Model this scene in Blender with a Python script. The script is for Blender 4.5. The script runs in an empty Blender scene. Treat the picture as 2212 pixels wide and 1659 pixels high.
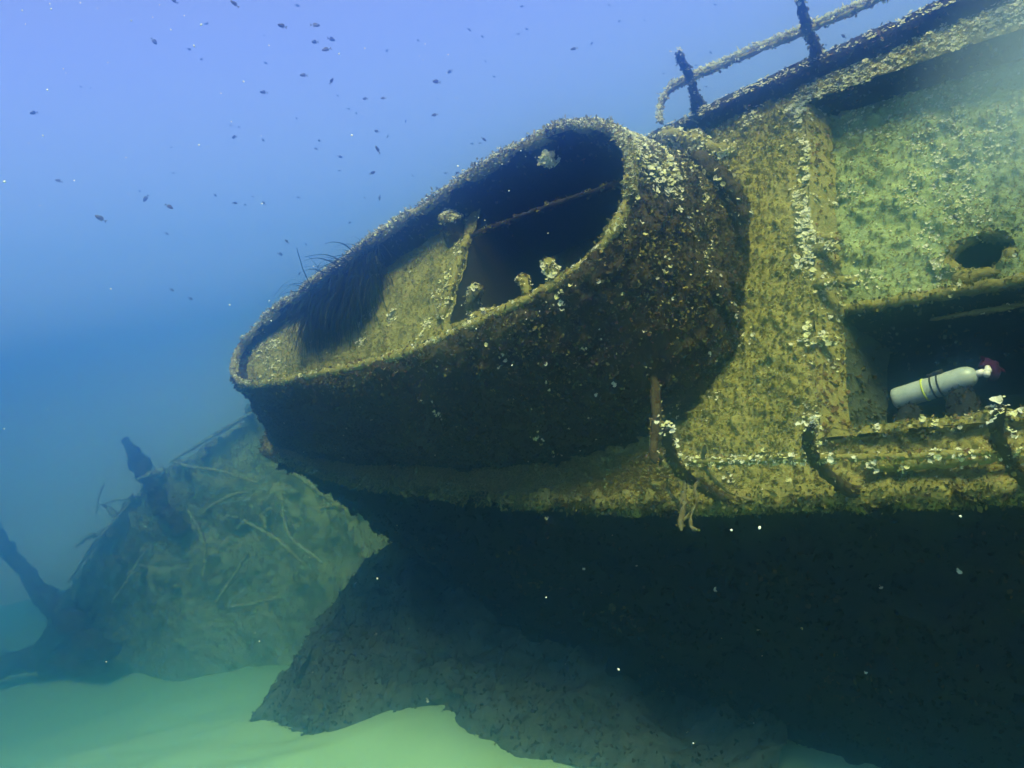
import bpy, math, random
import numpy as np
from mathutils import Matrix, Vector

random.seed(7)
rng = np.random.default_rng(11)
scene = bpy.context.scene
COL = scene.collection

# ---------------------------------------------------------------- camera
ROLL = math.radians(11.0)
cr, sr = math.cos(ROLL), math.sin(ROLL)
cam_d = bpy.data.cameras.new("camera")
cam = bpy.data.objects.new("camera", cam_d)
COL.objects.link(cam)
cam_d.sensor_width = 36.0
cam_d.lens = 36.0 * 1840 / 2212
cam_d.clip_start = 0.05
cam_d.clip_end = 400
cam.matrix_world = Matrix(((cr, sr, 0, 0), (0, 0, -1, 0), (-sr, cr, 0, 2.6), (0, 0, 0, 1)))
scene.camera = cam

# ---------------------------------------------------------------- water light: world, sun, exposure
world = bpy.data.worlds.new("World")
scene.world = world
world.use_nodes = True
wn, wl = world.node_tree.nodes, world.node_tree.links
wn.clear()
w_out = wn.new("ShaderNodeOutputWorld")
w_bg = wn.new("ShaderNodeBackground")
w_tc = wn.new("ShaderNodeTexCoord")
w_sep = wn.new("ShaderNodeSeparateXYZ")
w_mr = wn.new("ShaderNodeMapRange")
w_ramp = wn.new("ShaderNodeValToRGB")
wl.new(w_tc.outputs["Generated"], w_sep.inputs[0])
wl.new(w_sep.outputs["Z"], w_mr.inputs["Value"])
w_mr.inputs["From Min"].default_value = -1.0
w_mr.inputs["From Max"].default_value = 1.0
wl.new(w_mr.outputs[0], w_ramp.inputs[0])
# water seen through the depth: dark below, blue at eye level, bright towards the surface
WORLD_RAMP = [(0.0, (0.001, 0.002, 0.004)), (0.40, (0.001, 0.006, 0.010)), (0.46, (0.80, 0.68, 0.33)), (0.53, (0.82, 0.67, 0.42)),
              (0.61, (0.32, 0.33, 0.31)), (0.70, (0.205, 0.22, 0.36)), (0.80, (0.12, 0.13, 0.22)), (1.0, (0.08, 0.10, 0.15))]
els = w_ramp.color_ramp.elements
while len(els) < len(WORLD_RAMP):
    els.new(0.5)
for e, (p, c) in zip(els, WORLD_RAMP):
    e.position = p
    e.color = (*c, 1)
wl.new(w_ramp.outputs[0], w_bg.inputs[0])
w_bg.inputs[1].default_value = 1.3
wl.new(w_bg.outputs[0], w_out.inputs[0])

SUN_DIR = Vector((0.07, -0.52, 0.85)).normalized()        # towards the sun
sun_d = bpy.data.lights.new("sun", 'SUN')
sun_d.energy = 5.0
sun_d.angle = math.radians(24)                             # the rippled surface spreads the sun
sun_d.color = (1.0, 0.93, 0.46)
sun = bpy.data.objects.new("sun", sun_d)
sun.rotation_euler = SUN_DIR.to_track_quat('Z', 'Y').to_euler()
COL.objects.link(sun)

scene.view_settings.view_transform = 'Standard'
scene.view_settings.look = 'None'
scene.view_settings.exposure = 1.4
scene.view_settings.gamma = 1.0
scene.cycles.use_denoising = True
scene.cycles.volume_bounces = 4
scene.cycles.sample_clamp_indirect = 1.0
scene.cycles.max_bounces = 6
scene.cycles.diffuse_bounces = 3
scene.cycles.use_adaptive_sampling = True
scene.cycles.adaptive_threshold = 0.02

HAZE_DENSITY = 0.31
HAZE_COLOR = (0.08, 0.21, 0.50)
HAZE_ABSORB = (0.40, 0.57, 0.86)
HAZE_ANISO = 0.96

# ---------------------------------------------------------------- helpers
def hash3(ix, iy, iz, seed):
    n = (ix.astype(np.int64) * 374761393 + iy.astype(np.int64) * 668265263 + iz.astype(np.int64) * 2147483647 + seed * 974634777) & 0xFFFFFFFF
    n = ((n ^ (n >> 13)) * 1274126177) & 0xFFFFFFFF
    n = ((n ^ (n >> 16)) * 2246822519) & 0xFFFFFFFF
    return ((n ^ (n >> 15)) & 0xFFFFFF) / float(0xFFFFFF)

def vnoise(p, seed=0):
    p = np.asarray(p, float)
    i = np.floor(p).astype(np.int64)
    f = p - i
    f = f * f * (3 - 2 * f)
    r = 0
    for dx in (0, 1):
        for dy in (0, 1):
            for dz in (0, 1):
                w = (f[..., 0] if dx else 1 - f[..., 0]) * (f[..., 1] if dy else 1 - f[..., 1]) * (f[..., 2] if dz else 1 - f[..., 2])
                r = r + w * hash3(i[..., 0] + dx, i[..., 1] + dy, i[..., 2] + dz, seed)
    return r * 2 - 1

def fbm(p, freq, octaves=3, seed=0, gain=0.5):
    p = np.asarray(p, float)
    r, a = 0, 1.0
    for k in range(octaves):
        r = r + a * vnoise(p * freq + 17.3 * k, seed + k)
        freq *= 2.03
        a *= gain
    return r

def unit(v):
    return v / np.maximum(np.linalg.norm(v, axis=-1, keepdims=True), 1e-9)

class MB:
    """collects quads and triangles with a material index each; build() links them as ONE mesh object"""
    def __init__(self):
        self.v, self.f, self.m, self.n = [], [], [], 0
        self.smooth = []
    def add(self, verts, faces, mat=0, smooth=False):
        verts = np.asarray(verts, float).reshape(-1, 3)
        faces = np.asarray(faces, np.int64)
        self.v.append(verts)
        self.f.append(faces + self.n)
        m = np.full(len(faces), mat) if np.isscalar(mat) else np.asarray(mat)
        self.m.append(m)
        self.smooth.append(np.full(len(faces), smooth))
        self.n += len(verts)
    def grid(self, G, mat=0, wrap=False, keep=None, smooth=True, flip=False):
        nr, nc = G.shape[:2]
        idx = np.arange(nr * nc).reshape(nr, nc)
        if wrap:
            idx = np.concatenate([idx, idx[:, :1]], 1)
        q = np.stack([idx[:-1, :-1], idx[:-1, 1:], idx[1:, 1:], idx[1:, :-1]], -1)
        q = q[keep] if keep is not None else q.reshape(-1, 4)
        if flip:
            q = q[:, ::-1]
        self.add(G.reshape(-1, 3), q.reshape(-1, 4), mat, smooth)
    def build(self, name, mats, parent=None):
        me = bpy.data.meshes.new(name)
        V = np.concatenate(self.v)
        loops = np.concatenate([f.reshape(-1) for f in self.f])
        tot = np.concatenate([np.full(len(f), f.shape[1]) for f in self.f])
        start = np.concatenate([[0], np.cumsum(tot)[:-1]])
        me.vertices.add(len(V))
        me.vertices.foreach_set("co", V.astype(np.float32).reshape(-1))
        me.loops.add(len(loops))
        me.loops.foreach_set("vertex_index", loops.astype(np.int32))
        me.polygons.add(len(tot))
        me.polygons.foreach_set("loop_start", start.astype(np.int32))
        me.polygons.foreach_set("material_index", np.concatenate(self.m).astype(np.int32))
        me.polygons.foreach_set("use_smooth", np.concatenate(self.smooth).astype(bool))
        for m in mats:
            me.materials.append(m)
        me.update(calc_edges=True)
        me.validate()
        o = bpy.data.objects.new(name, me)
        COL.objects.link(o)
        if parent:
            o.parent = parent
        return o

def tag(o, label=None, category=None, group=None, kind=None):
    if label: o["label"] = label
    if category: o["category"] = category
    if group: o["group"] = group
    if kind: o["kind"] = kind
    return o

def empty(name, matrix=None):
    o = bpy.data.objects.new(name, None)
    COL.objects.link(o)
    if matrix is not None:
        o.matrix_world = matrix
    return o

def spline(pts, n, closed=False):
    """Catmull-Rom through the points, n samples spaced by arc length"""
    P = np.asarray(pts, float)
    if closed:
        Q = np.concatenate([P[-1:], P, P[:2]])
    else:
        Q = np.concatenate([2 * P[:1] - P[1:2], P, 2 * P[-1:] - P[-2:-1]])
    out = []
    for i in range(1, len(Q) - 2):
        t = np.linspace(0, 1, 24, endpoint=False)[:, None]
        a, b, c, d = Q[i - 1], Q[i], Q[i + 1], Q[i + 2]
        out.append(0.5 * (2 * b + (c - a) * t + (2 * a - 5 * b + 4 * c - d) * t ** 2 + (3 * b - a - 3 * c + d) * t ** 3))
    out = np.concatenate(out)
    if not closed:
        out = np.concatenate([out, P[-1:]])
        seg = np.r_[0, np.cumsum(np.linalg.norm(np.diff(out, axis=0), axis=1))]
        s = np.linspace(0, seg[-1], n)
    else:
        out = np.concatenate([out, out[:1]])
        seg = np.r_[0, np.cumsum(np.linalg.norm(np.diff(out, axis=0), axis=1))]
        s = np.linspace(0, seg[-1], n, endpoint=False)
    return np.stack([np.interp(s, seg, out[:, k]) for k in range(P.shape[1])], 1), s / seg[-1]

def normals(G, wrap=False):
    if wrap:
        dc = np.roll(G, -1, 1) - np.roll(G, 1, 1)
    else:
        dc = np.gradient(G, axis=1)
    dr = np.gradient(G, axis=0)
    return unit(np.cross(dc, dr))

def sample(G, N, n, wrap=False, keep=None):
    """n random points, area weighted, on a grid surface"""
    if wrap:
        G = np.concatenate([G, G[:, :1]], 1)
        N = np.concatenate([N, N[:, :1]], 1)
    a, b, c = G[:-1, :-1], G[:-1, 1:], G[1:, :-1]
    area = np.linalg.norm(np.cross(b - a, c - a), axis=-1)
    if keep is not None:
        area = area * keep
    cdf = np.cumsum(area.reshape(-1))
    n = int(n)
    k = np.searchsorted(cdf, rng.random(n) * cdf[-1])
    k = np.minimum(k, area.size - 1)
    r, s = np.divmod(k, area.shape[1])
    u, v = rng.random((n, 1)), rng.random((n, 1))
    def mix(A):
        return (A[r, s] * (1 - u) * (1 - v) + A[r, s + 1] * u * (1 - v) + A[r + 1, s] * (1 - u) * v + A[r + 1, s + 1] * u * v)
    return mix(G), unit(mix(N))

def area_of(G, wrap=False, keep=None):
    if wrap:
        G = np.concatenate([G, G[:, :1]], 1)
    a = np.linalg.norm(np.cross(G[:-1, 1:] - G[:-1, :-1], G[1:, :-1] - G[:-1, :-1]), axis=-1)
    return float((a * keep).sum() if keep is not None else a.sum())

def rand_unit(n):
    return unit(rng.normal(size=(n, 3)))

def tufts(mb, P, N, size=0.02, per=3, mats=(1, 2, 3, 4), spread=0.9, wide=0.7, matnoise=3.0):
    """little crumpled leaves of turf algae standing on the surface"""
    n = len(P)
    if n == 0: return
    P = np.repeat(P, per, 0); N = np.repeat(N, per, 0)
    m = n * per
    base = np.repeat(vnoise(P[::per] * matnoise, 5), per)
    r = base * 0.9 + rng.normal(size=m) * 0.45
    mi = np.where(r < -0.45, mats[2], np.where(r < 0.12, mats[0], np.where(r < 0.62, mats[1], mats[3])))
    d = unit(N * 0.6 + rand_unit(m) * spread)
    s = unit(np.cross(d, rand_unit(m)))
    L = size * (0.5 + rng.random((m, 1)) * 1.0)
    W = L * wide * (0.6 + 0.8 * rng.random((m, 1)))
    P = P + rand_unit(m) * size * 0.5 - N * size * 0.15
    b = np.cross(d, s) * L * rng.normal(size=(m, 1)) * 0.3
    V = np.stack([P - s * W * 0.25, P + s * W * 0.3, P + d * L * 0.6 + s * W * 0.6 + b, P + d * L + b * 1.6, P + d * L * 0.7 - s * W * 0.55 + b * 0.5], 1)
    k = np.arange(m)[:, None] * 5
    mb.add(V.reshape(-1, 3), k + np.array([[0, 1, 2, 3, 4]]), mi)

UP_SHIP = np.array([0.0084, 0.8480, 0.5299])
def discs(mb, P, N, size=0.018, up=UP_SHIP, mats=(5, 6), cream=0.4):
    """fan-like cups of pale peacock algae"""
    n = len(P)
    if n == 0: return
    ax = unit(N * 0.8 + up * 0.55 + rand_unit(n) * 0.55)
    s = unit(np.cross(ax, rand_unit(n)))
    t = np.cross(ax, s)
    r = size * (0.32 + 0.75 * rng.random((n, 1)) ** 1.8)
    P = P + N * size * 0.35 + ax * r * 0.2
    K = 9
    sweep = (0.68 + 0.32 * rng.random((n, 1))) * 2 * math.pi
    V = [P - ax * r * 0.42]
    for i in range(K):
        a = sweep * i / (K - 1)
        rr = r * (0.85 + 0.3 * rng.random((n, 1)))
        V.append(P + (s * np.cos(a) + t * np.sin(a)) * rr + ax * r * 0.22 * rng.normal(size=(n, 1)))
    V = np.stack(V, 1)
    k = np.arange(n)[:, None] * (K + 1)
    F = np.concatenate([k + np.array([[0, i + 1, i + 2]]) for i in range(K - 1)])
    mi = np.where(rng.random(n) < cream, mats[1], mats[0])
    mb.add(V.reshape(-1, 3), F, np.tile(mi, K - 1))

def clustered(G, N, n_clusters, per, radius, wrap=False, keep=None, prob=None):
    """points grouped in clusters on a grid surface, optionally kept with probability prob(P)"""
    P, M = sample(G, N, max(int(n_clusters * per * 4), 40), wrap, keep)
    C, _ = sample(G, N, max(int(n_clusters), 1), wrap, keep)
    if prob is not None:
        C = C[rng.random(len(C)) < prob(C)]
    if len(C) == 0: return P[:0], M[:0]
    best = np.full(len(P), 1e9)
    for c in C:
        best = np.minimum(best, ((P - c) ** 2).sum(1))
    k = best < radius ** 2 * (0.2 + rng.random(len(P)))
    return P[k], M[k]

def encrust(mb, G, wrap=False, keep=None, amp=0.02, dens=700, size=0.02, disc=0, disc_prob=None, dsize=0.018, per=3,
            flip=False, single=0, mats=(1, 2, 3, 4), base=0, freq=7.0, crad=0.06, cper=9, wide=0.7):
    """a surface roughened by growth: displaced sheet, turf leaves, pale discs in clusters and singly"""
    N = normals(G, wrap) * (-1 if flip else 1)
    h = fbm(G, freq, 4, 3, 0.6)
    lump = np.maximum(fbm(G, freq * 2.7, 2, 9), 0) ** 1.5
    G2 = G + N * (amp * (h * 0.6 + lump * 1.3))[..., None]
    mb.grid(G2, base, wrap, keep, flip=flip)
    A = area_of(G, wrap, keep)
    P, M = sample(G2, N, A * dens, wrap, keep)
    bare = vnoise(P * 2.3, 21) * 0.6 + vnoise(P * 9, 22) * 0.5 + 0.55
    k = rng.random(len(P)) < np.clip(bare + 0.35, 0.15, 1)
    tufts(mb, P[k], M[k], size, per, mats, wide=wide)
    if disc:
        P, M = clustered(G2, N, A * disc, cper, crad, wrap, keep, disc_prob)
        discs(mb, P, M, dsize)
    if single:
        P, M = sample(G2, N, A * single, wrap, keep)
        if disc_prob is not None:
            k = rng.random(len(P)) < np.clip(disc_prob(P) + 0.1, 0, 1)
            P, M = P[k], M[k]
        discs(mb, P, M, dsize)
    return G2, N

def tube_grid(path, radius, nr=None, nseg=12, rough=0.25, seed=0):
    path = np.asarray(path, float)
    L = np.linalg.norm(np.diff(path, axis=0), axis=1).sum()
    nr = nr or max(6, int(L / 0.02))
    Q, t = spline(path, nr)
    rad = np.interp(t, np.linspace(0, 1, len(radius)), radius) if not np.isscalar(radius) else np.full(nr, radius)
    T = unit(np.gradient(Q, axis=0))
    ref = np.array([0.3, 0.2, 0.93])
    S = unit(np.cross(T, ref)); B = np.cross(T, S)
    a = np.linspace(0, 2 * math.pi, nseg, endpoint=False)
    D = S[:, None] * np.cos(a)[None, :, None] + B[:, None] * np.sin(a)[None, :, None]
    G = Q[:, None] + D * rad[:, None, None]
    G = G + D * (rad[:, None] * rough * fbm(G, 0.6 / max(np.mean(rad), 0.01), 3, seed))[..., None]
    G[0] = G[0].mean(0) + (G[0] - G[0].mean(0)) * 0.4
    G[-1] = G[-1].mean(0) + (G[-1] - G[-1].mean(0)) * 0.4
    return G

def out_normals(G):
    N = normals(G, True)
    c = G.mean(1, keepdims=True)
    s = np.sign(((G - c) * N).sum(-1).mean())
    return s < 0

def crust_tube(mb, path, radius, dens=1500, size=0.014, disc=60, dsize=0.012, rough=0.3, single=0, disc_prob=None, seed=0, nseg=12, mats=(1, 2, 3, 4), base=0):
    G = tube_grid(path, radius, None, nseg, rough, seed)
    fl = out_normals(G)
    mb.grid(np.repeat(G[:1], 1, 0), base, True)
    encrust(mb, G, True, None, amp=0.006, dens=dens, size=size, disc=disc, disc_prob=disc_prob, dsize=dsize, flip=fl, single=single, crad=0.035, cper=6, mats=mats, base=base, freq=14)
    for row in (0, -1):
        c = G[row].mean(0)
        V = np.concatenate([c[None], G[row]])
        k = np.arange(G.shape[1])
        mb.add(V, np.stack([np.zeros_like(k), k + 1, (k + 1) % G.shape[1] + 1], 1), base)

def up_side(P):
    return P

def crust_box(mb, c, ax, half, amp=0.01, dens=1200, size=0.015, disc=40, dsize=0.016, step=0.025, mats=(1, 2, 3, 4), single=0, base=0, disc_prob=None):
    """an encrusted block: centre c, three axes, three half sizes"""
    c = np.asarray(c, float); ax = [unit(np.asarray(a, float)) for a in ax]
    for i in range(3):
        j, k = (i + 1) % 3, (i + 2) % 3
        for s in (-1, 1):
            na, nb = max(2, int(2 * half[j] / step) + 1), max(2, int(2 * half[k] / step) + 1)
            A, B = np.meshgrid(np.linspace(-half[j], half[j], na), np.linspace(-half[k], half[k], nb))
            G = c + ax[i] * s * half[i] + A[..., None] * ax[j] + B[..., None] * ax[k]
            N = normals(G)
            fl = (N[0, 0] @ (ax[i] * s)) < 0
            encrust(mb, G, amp=amp, dens=dens, size=size, disc=disc, dsize=dsize, flip=fl, mats=mats, single=single, base=base, disc_prob=disc_prob, crad=0.04, cper=6, freq=12)

# ---------------------------------------------------------------- materials
def mat_new(name):
    m = bpy.data.materials.new(name)
    m.use_nodes = True
    nt = m.node_tree
    b = nt.nodes["Principled BSDF"]
    return m, nt, b

def noise_mat(name, stops, scale=6.0, detail=8.0, rough=0.9, bump=0.4, bscale=60.0, spec=0.15, scale2=45.0, mixf=0.5, bdist=0.01):
    m, nt, b = mat_new(name)
    tc = nt.nodes.new("ShaderNodeTexCoord")
    n1 = nt.nodes.new("ShaderNodeTexNoise"); n1.inputs["Scale"].default_value = scale; n1.inputs["Detail"].default_value = detail
    n2 = nt.nodes.new("ShaderNodeTexNoise"); n2.inputs["Scale"].default_value = scale2; n2.inputs["Detail"].default_value = 4
    mx = nt.nodes.new("ShaderNodeMix"); mx.inputs[0].default_value = mixf
    ramp = nt.nodes.new("ShaderNodeValToRGB")
    for n in (n1, n2): nt.links.new(tc.outputs["Object"], n.inputs["Vector"])
    nt.links.new(n1.outputs["Fac"], mx.inputs[2]); nt.links.new(n2.outputs["Fac"], mx.inputs[3])
    nt.links.new(mx.outputs[0], ramp.inputs[0])
    e = ramp.color_ramp.elements
    while len(e) < len(stops): e.new(0.5)
    for el, (p, c) in zip(e, stops):
        el.position = p; el.color = (*c, 1)
    nt.links.new(ramp.outputs[0], b.inputs["Base Color"])
    b.inputs["Roughness"].default_value = rough
    b.inputs["Specular IOR Level"].default_value = spec
    if bump:
        nb = nt.nodes.new("ShaderNodeTexNoise"); nb.inputs["Scale"].default_value = bscale; nb.inputs["Detail"].default_value = 5
        bp = nt.nodes.new("ShaderNodeBump"); bp.inputs["Strength"].default_value = bump; bp.inputs["Distance"].default_value = bdist
        nt.links.new(tc.outputs["Object"], nb.inputs["Vector"])
        nt.links.new(nb.outputs["Fac"], bp.inputs["Height"])
        nt.links.new(bp.outputs[0], b.inputs["Normal"])
    return m

def leaf_mat(name, a, bcol, scale=30.0, trans=0.0):
    m = noise_mat(name, [(0.3, a), (0.7, bcol)], scale=scale, bump=0, rough=0.85, spec=0.1, scale2=150, mixf=0.5)
    nt = m.node_tree
    b = nt.nodes["Principled BSDF"]
    tr = nt.nodes.new("ShaderNodeBsdfTranslucent")
    mx = nt.nodes.new("ShaderNodeMixShader"); mx.inputs[0].default_value = 0.38
    nt.links.new(b.inputs["Base Color"].links[0].from_socket, tr.inputs["Color"])
    nt.links.new(b.outputs[0], mx.inputs[1]); nt.links.new(tr.outputs[0], mx.inputs[2])
    nt.links.new(mx.outputs[0], nt.nodes["Material Output"].inputs["Surface"])
    return m

M_TURF = noise_mat("turf_crust", [(0.28, (0.105, 0.095, 0.034)), (0.42, (0.196, 0.175, 0.053)), (0.55, (0.266, 0.238, 0.077)), (0.68, (0.210, 0.140, 0.056)), (0.8, (0.336, 0.308, 0.154))], bump=0.8)
M_OLIVE = leaf_mat("olive_leaf", (0.182, 0.175, 0.042), (0.336, 0.308, 0.098))
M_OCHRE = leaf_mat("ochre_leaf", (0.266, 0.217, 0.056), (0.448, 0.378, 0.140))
M_DARK = leaf_mat("dark_leaf", (0.105, 0.112, 0.035), (0.196, 0.189, 0.063))
M_MAROON = leaf_mat("maroon_leaf", (0.182, 0.105, 0.049), (0.280, 0.182, 0.084))
M_DISC = leaf_mat("pale_disc", (0.80, 0.80, 0.64), (0.88, 0.88, 0.80))
M_CREAM = leaf_mat("cream_disc", (0.700, 0.700, 0.392), (0.920, 0.920, 0.588))
M_RUST = noise_mat("rust_crust", [(0.25, (0.015, 0.011, 0.011)), (0.45, (0.045, 0.034, 0.018)), (0.6, (0.075, 0.06, 0.024)), (0.75, (0.045, 0.045, 0.016))], bump=0.8)
M_BROWN = leaf_mat("brown_leaf", (0.05, 0.042, 0.018), (0.115, 0.09, 0.036))
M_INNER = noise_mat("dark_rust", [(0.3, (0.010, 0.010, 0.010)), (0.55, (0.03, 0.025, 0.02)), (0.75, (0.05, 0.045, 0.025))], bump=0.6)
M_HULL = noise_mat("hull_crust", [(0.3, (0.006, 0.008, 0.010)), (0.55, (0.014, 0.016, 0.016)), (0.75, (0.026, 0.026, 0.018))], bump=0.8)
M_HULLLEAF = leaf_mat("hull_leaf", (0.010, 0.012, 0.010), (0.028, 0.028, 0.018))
WRECK = [M_TURF, M_OLIVE, M_OCHRE, M_DARK, M_MAROON, M_DISC, M_CREAM, M_RUST, M_BROWN, M_INNER, M_HULL, M_HULLLEAF]
M_RED_LEAF = leaf_mat("reddish_leaf", (0.07, 0.036, 0.022), (0.13, 0.075, 0.04))
WRECK.append(M_RED_LEAF)
M_FAR = noise_mat("far_hazed_crust", [(0.3, (0.18, 0.23, 0.12)), (0.5, (0.27, 0.33, 0.17)), (0.7, (0.34, 0.40, 0.22))], scale=2.5, scale2=18, bump=0.6)  # paler, flatter crust for the far section: haze fade put into its colour
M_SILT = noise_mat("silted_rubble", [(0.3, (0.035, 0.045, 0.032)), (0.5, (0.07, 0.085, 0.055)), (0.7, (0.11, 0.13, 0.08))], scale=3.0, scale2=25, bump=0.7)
RUSTY = (8, 3, 8, 12)
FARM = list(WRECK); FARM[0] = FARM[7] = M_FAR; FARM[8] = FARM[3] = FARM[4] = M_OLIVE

# ---------------------------------------------------------------- seabed
SHIP = Matrix(((0.69502, 0.37605, -0.61281, 0.7899), (-0.71894, 0.37344, -0.58623, 4.30), (0.00840, 0.84802, 0.52990, 1.8382), (0, 0, 0, 1)))
SM = np.array(SHIP)
def to_world(P):
    return np.asarray(P, float) @ SM[:3, :3].T + SM[:3, 3]
def to_ship(P):
    return (np.asarray(P, float) - SM[:3, 3]) @ SM[:3, :3]

def sand_height(X, Y):
    P = np.stack([X, Y, np.zeros_like(X)], -1)
    z = 0.16 * vnoise(P * 0.33 + 3.1, 31) + 0.07 * vnoise(P * 0.9, 32) + 0.02 * vnoise(P * 2.6, 33)
    z = z + 0.012 * np.sin(X * 6.0 + Y * 9.0 + 3 * vnoise(P * 0.8, 35)) * np.clip(vnoise(P * 0.7, 36) + 0.5, 0, 1)
    # drifts heaped along the wreck
    S = to_ship(np.stack([X, Y, np.zeros_like(X)], -1))
    d = np.exp(-((S[..., 0] + 1.0) / 4.0) ** 2 - ((Y - 7.4 + X * 0.4) / 1.5) ** 2)
    z = z + 0.22 * d
    z = z + 0.06 * np.exp(-((X + 4.3) / 2.6) ** 2 - ((Y - 12.6) / 1.3) ** 2)
    t = np.clip((0.2 - X) / 2.7, 0, 1); t = t * t * (3 - 2 * t)
    u_ = np.clip((np.hypot(X, Y) - 7.0) / 6.0, 0, 1.6)
    return z - 0.98 * t * u_

def axis(lo, hi, flo, fhi, fine, coarse):
    a = np.arange(flo, fhi, fine)
    l, st, x = [], coarse * 0.2, flo
    while x > lo:
        x -= st; st *= 1.25; l.append(max(x, lo))
    h, st, x = [], coarse * 0.2, fhi - fine
    while x < hi:
        x += st; st *= 1.25; h.append(min(x, hi))
    return np.array(l[::-1] + list(a) + h)
sx, sy = axis(-26, 26, -8, 5, 0.05, 1.0), axis(-5, 30, 3, 13, 0.05, 1.0)
X, Y = np.meshgrid(sx, sy)
mb = MB()
mb.grid(np.stack([X, Y, sand_height(X, Y)], -1))
M_SAND = noise_mat("sand", [(0.3, (0.27, 0.43, 0.205)), (0.5, (0.335, 0.51, 0.25)), (0.7, (0.37, 0.55, 0.28))], scale=1.6, scale2=90, mixf=0.55, bump=0.35, bscale=140, rough=0.95)
sand = mb.build("seabed", [M_SAND])
if sand.data.polygons[0].normal.z < 0: sand.data.flip_normals()
tag(sand, kind="structure")

# ---------------------------------------------------------------- the wreck
ship = empty("shipwreck", SHIP)
tag(ship, "large algae covered shipwreck lying heeled over on the sand with open teardrop deckhouse", "shipwreck")

GUN_U = [-5.19, -5.16, -5.12, -4.37, -3.34, -2.42, -1.41, -0.62, 0.0, 4.0]
GUN_V = [1.33, 0.98, 0.76, 0.56, 0.34, 0.21, 0.09, 0.03, 0.0, 0.0]
def gun(u): return np.interp(u, GUN_U, GUN_V)
def gun_far(u): return 2.66 - gun(u)
BREAK = lambda v: np.interp(v, [0.24, 0.64, 1.12, 1.53, 2.43], [0.67, 0.61, 0.56, 0.50, 0.40])
HV0, HV1 = 0.25, 2.42

def edge_prob(P):
    """pale discs prefer edges: the broken deck edge, the far gunwale, patches"""
    u, v = P[:, 0], P[:, 1]
    e1 = np.exp(-((u - BREAK(v) + 0.03) / 0.07) ** 2) * (v > HV0 - 0.05) * (v < HV1)
    e2 = np.exp(-((v - 2.42) / 0.08) ** 2) * (u > 0.2)
    e3 = 0.75 * (v > 2.38) * (u > -0.2) + 0.35 * (v > 1.9) * (u > -0.4)
    e4 = 0.5 * np.exp(-((v - 0.27) / 0.05) ** 2) * (u > 0.6)
    e5 = 0.12 * (u > -0.2) + 0.03
    pat = np.clip(vnoise(P * 2.7, 41) * 1.3 + 0.4, 0, 1)
    return np.clip((e1 * 1.2 + e2 + e3 + e4 + e5) * (0.35 + pat), 0, 1)

# --- deck: bow to the break, and the two side strips along the open hold
mb = MB()
nu, nv = 560, 230
T = np.linspace(0, 1, nv)[:, None]
US = np.linspace(-5.18, 1.0, nu)[None, :]
V0, V1 = gun(US), gun_far(US)
Vg = V0 + (V1 - V0) * T
Ug = US - np.clip(US - 0.05, 0, None) * 0.0 + 0 * T
Ug = np.where(US > -0.6, -0.6 + (US + 0.6) / 1.6 * (BREAK(Vg) + 0.6), Ug)
G = np.stack([Ug, Vg, 0.02 * vnoise(np.stack([Ug, Vg, 0 * Vg], -1) * 1.1, 51)], -1)
near = (Ug[:-1, :-1] > -1.2)
encrust(mb, G, amp=0.026, dens=6000, size=0.0085, disc=26, disc_prob=edge_prob, dsize=0.015, per=3, single=26, wide=0.9, freq=12, mats=(1, 1, 1, 2))
for v0, v1, p in ((0.0, HV0, 1), (HV1 - 0.03, 2.66, 1)):
    U2, V2 = np.meshgrid(np.linspace(0.39 if v0 > 1 else 0.655, 3.2, 260), np.linspace(v0, v1, 24))
    if v0 > 1:
        V2 = V2 - (U2 - 0.4) * 0.09 * (1 - (V2 - v0) / (v1 - v0))
    G = np.stack([U2, V2, 0 * U2 + 0.002], -1)
    encrust(mb, G, amp=0.025, dens=5500, size=0.0085, disc=140 if v0 > 1 else 14, disc_prob=edge_prob, dsize=0.014, per=3, single=700 if v0 > 1 else 20, freq=12, mats=(1, 2, 2, 1) if v0 > 1 else (1, 2, 3, 4))
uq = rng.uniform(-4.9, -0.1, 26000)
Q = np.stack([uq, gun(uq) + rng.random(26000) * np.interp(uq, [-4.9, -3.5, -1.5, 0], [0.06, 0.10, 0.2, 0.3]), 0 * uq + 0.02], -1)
tufts(mb, Q, np.tile(np.array([0, 0, 1.0]), (len(Q), 1)), 0.011, 2, mats=(2, 2, 1, 2))  # brighter ochre layer lightens the shaded strip in place of light reaching it
vq = rng.uniform(HV0, HV1, 900)
Q = np.stack([BREAK(vq) - np.abs(rng.normal(size=900)) * 0.045 + 0.01, vq, 0 * vq + 0.015], -1)
Q = Q[rng.random(900) < np.clip(vnoise(Q * 6, 65) * 1.2 + 0.45, 0.03, 1)]
discs(mb, Q, np.tile(np.array([0.3, 0.2, 0.9]), (len(Q), 1)), 0.021, cream=0.25)
vq = rng.uniform(2.36, 2.66, 3000); uq = rng.uniform(0.0, 3.5, 3000)
Q = np.stack([uq, vq - (uq - 0.4) * 0.05, 0 * vq + 0.012], -1)
Q = Q[rng.random(3000) < np.clip(vnoise(Q * 5, 66) + 0.5, 0.05, 1)]
discs(mb, Q, np.tile(np.array([0.1, 0.3, 0.9]), (len(Q), 1)), 0.016, cream=0.4)
deck = mb.build("deck", WRECK, ship)

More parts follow.
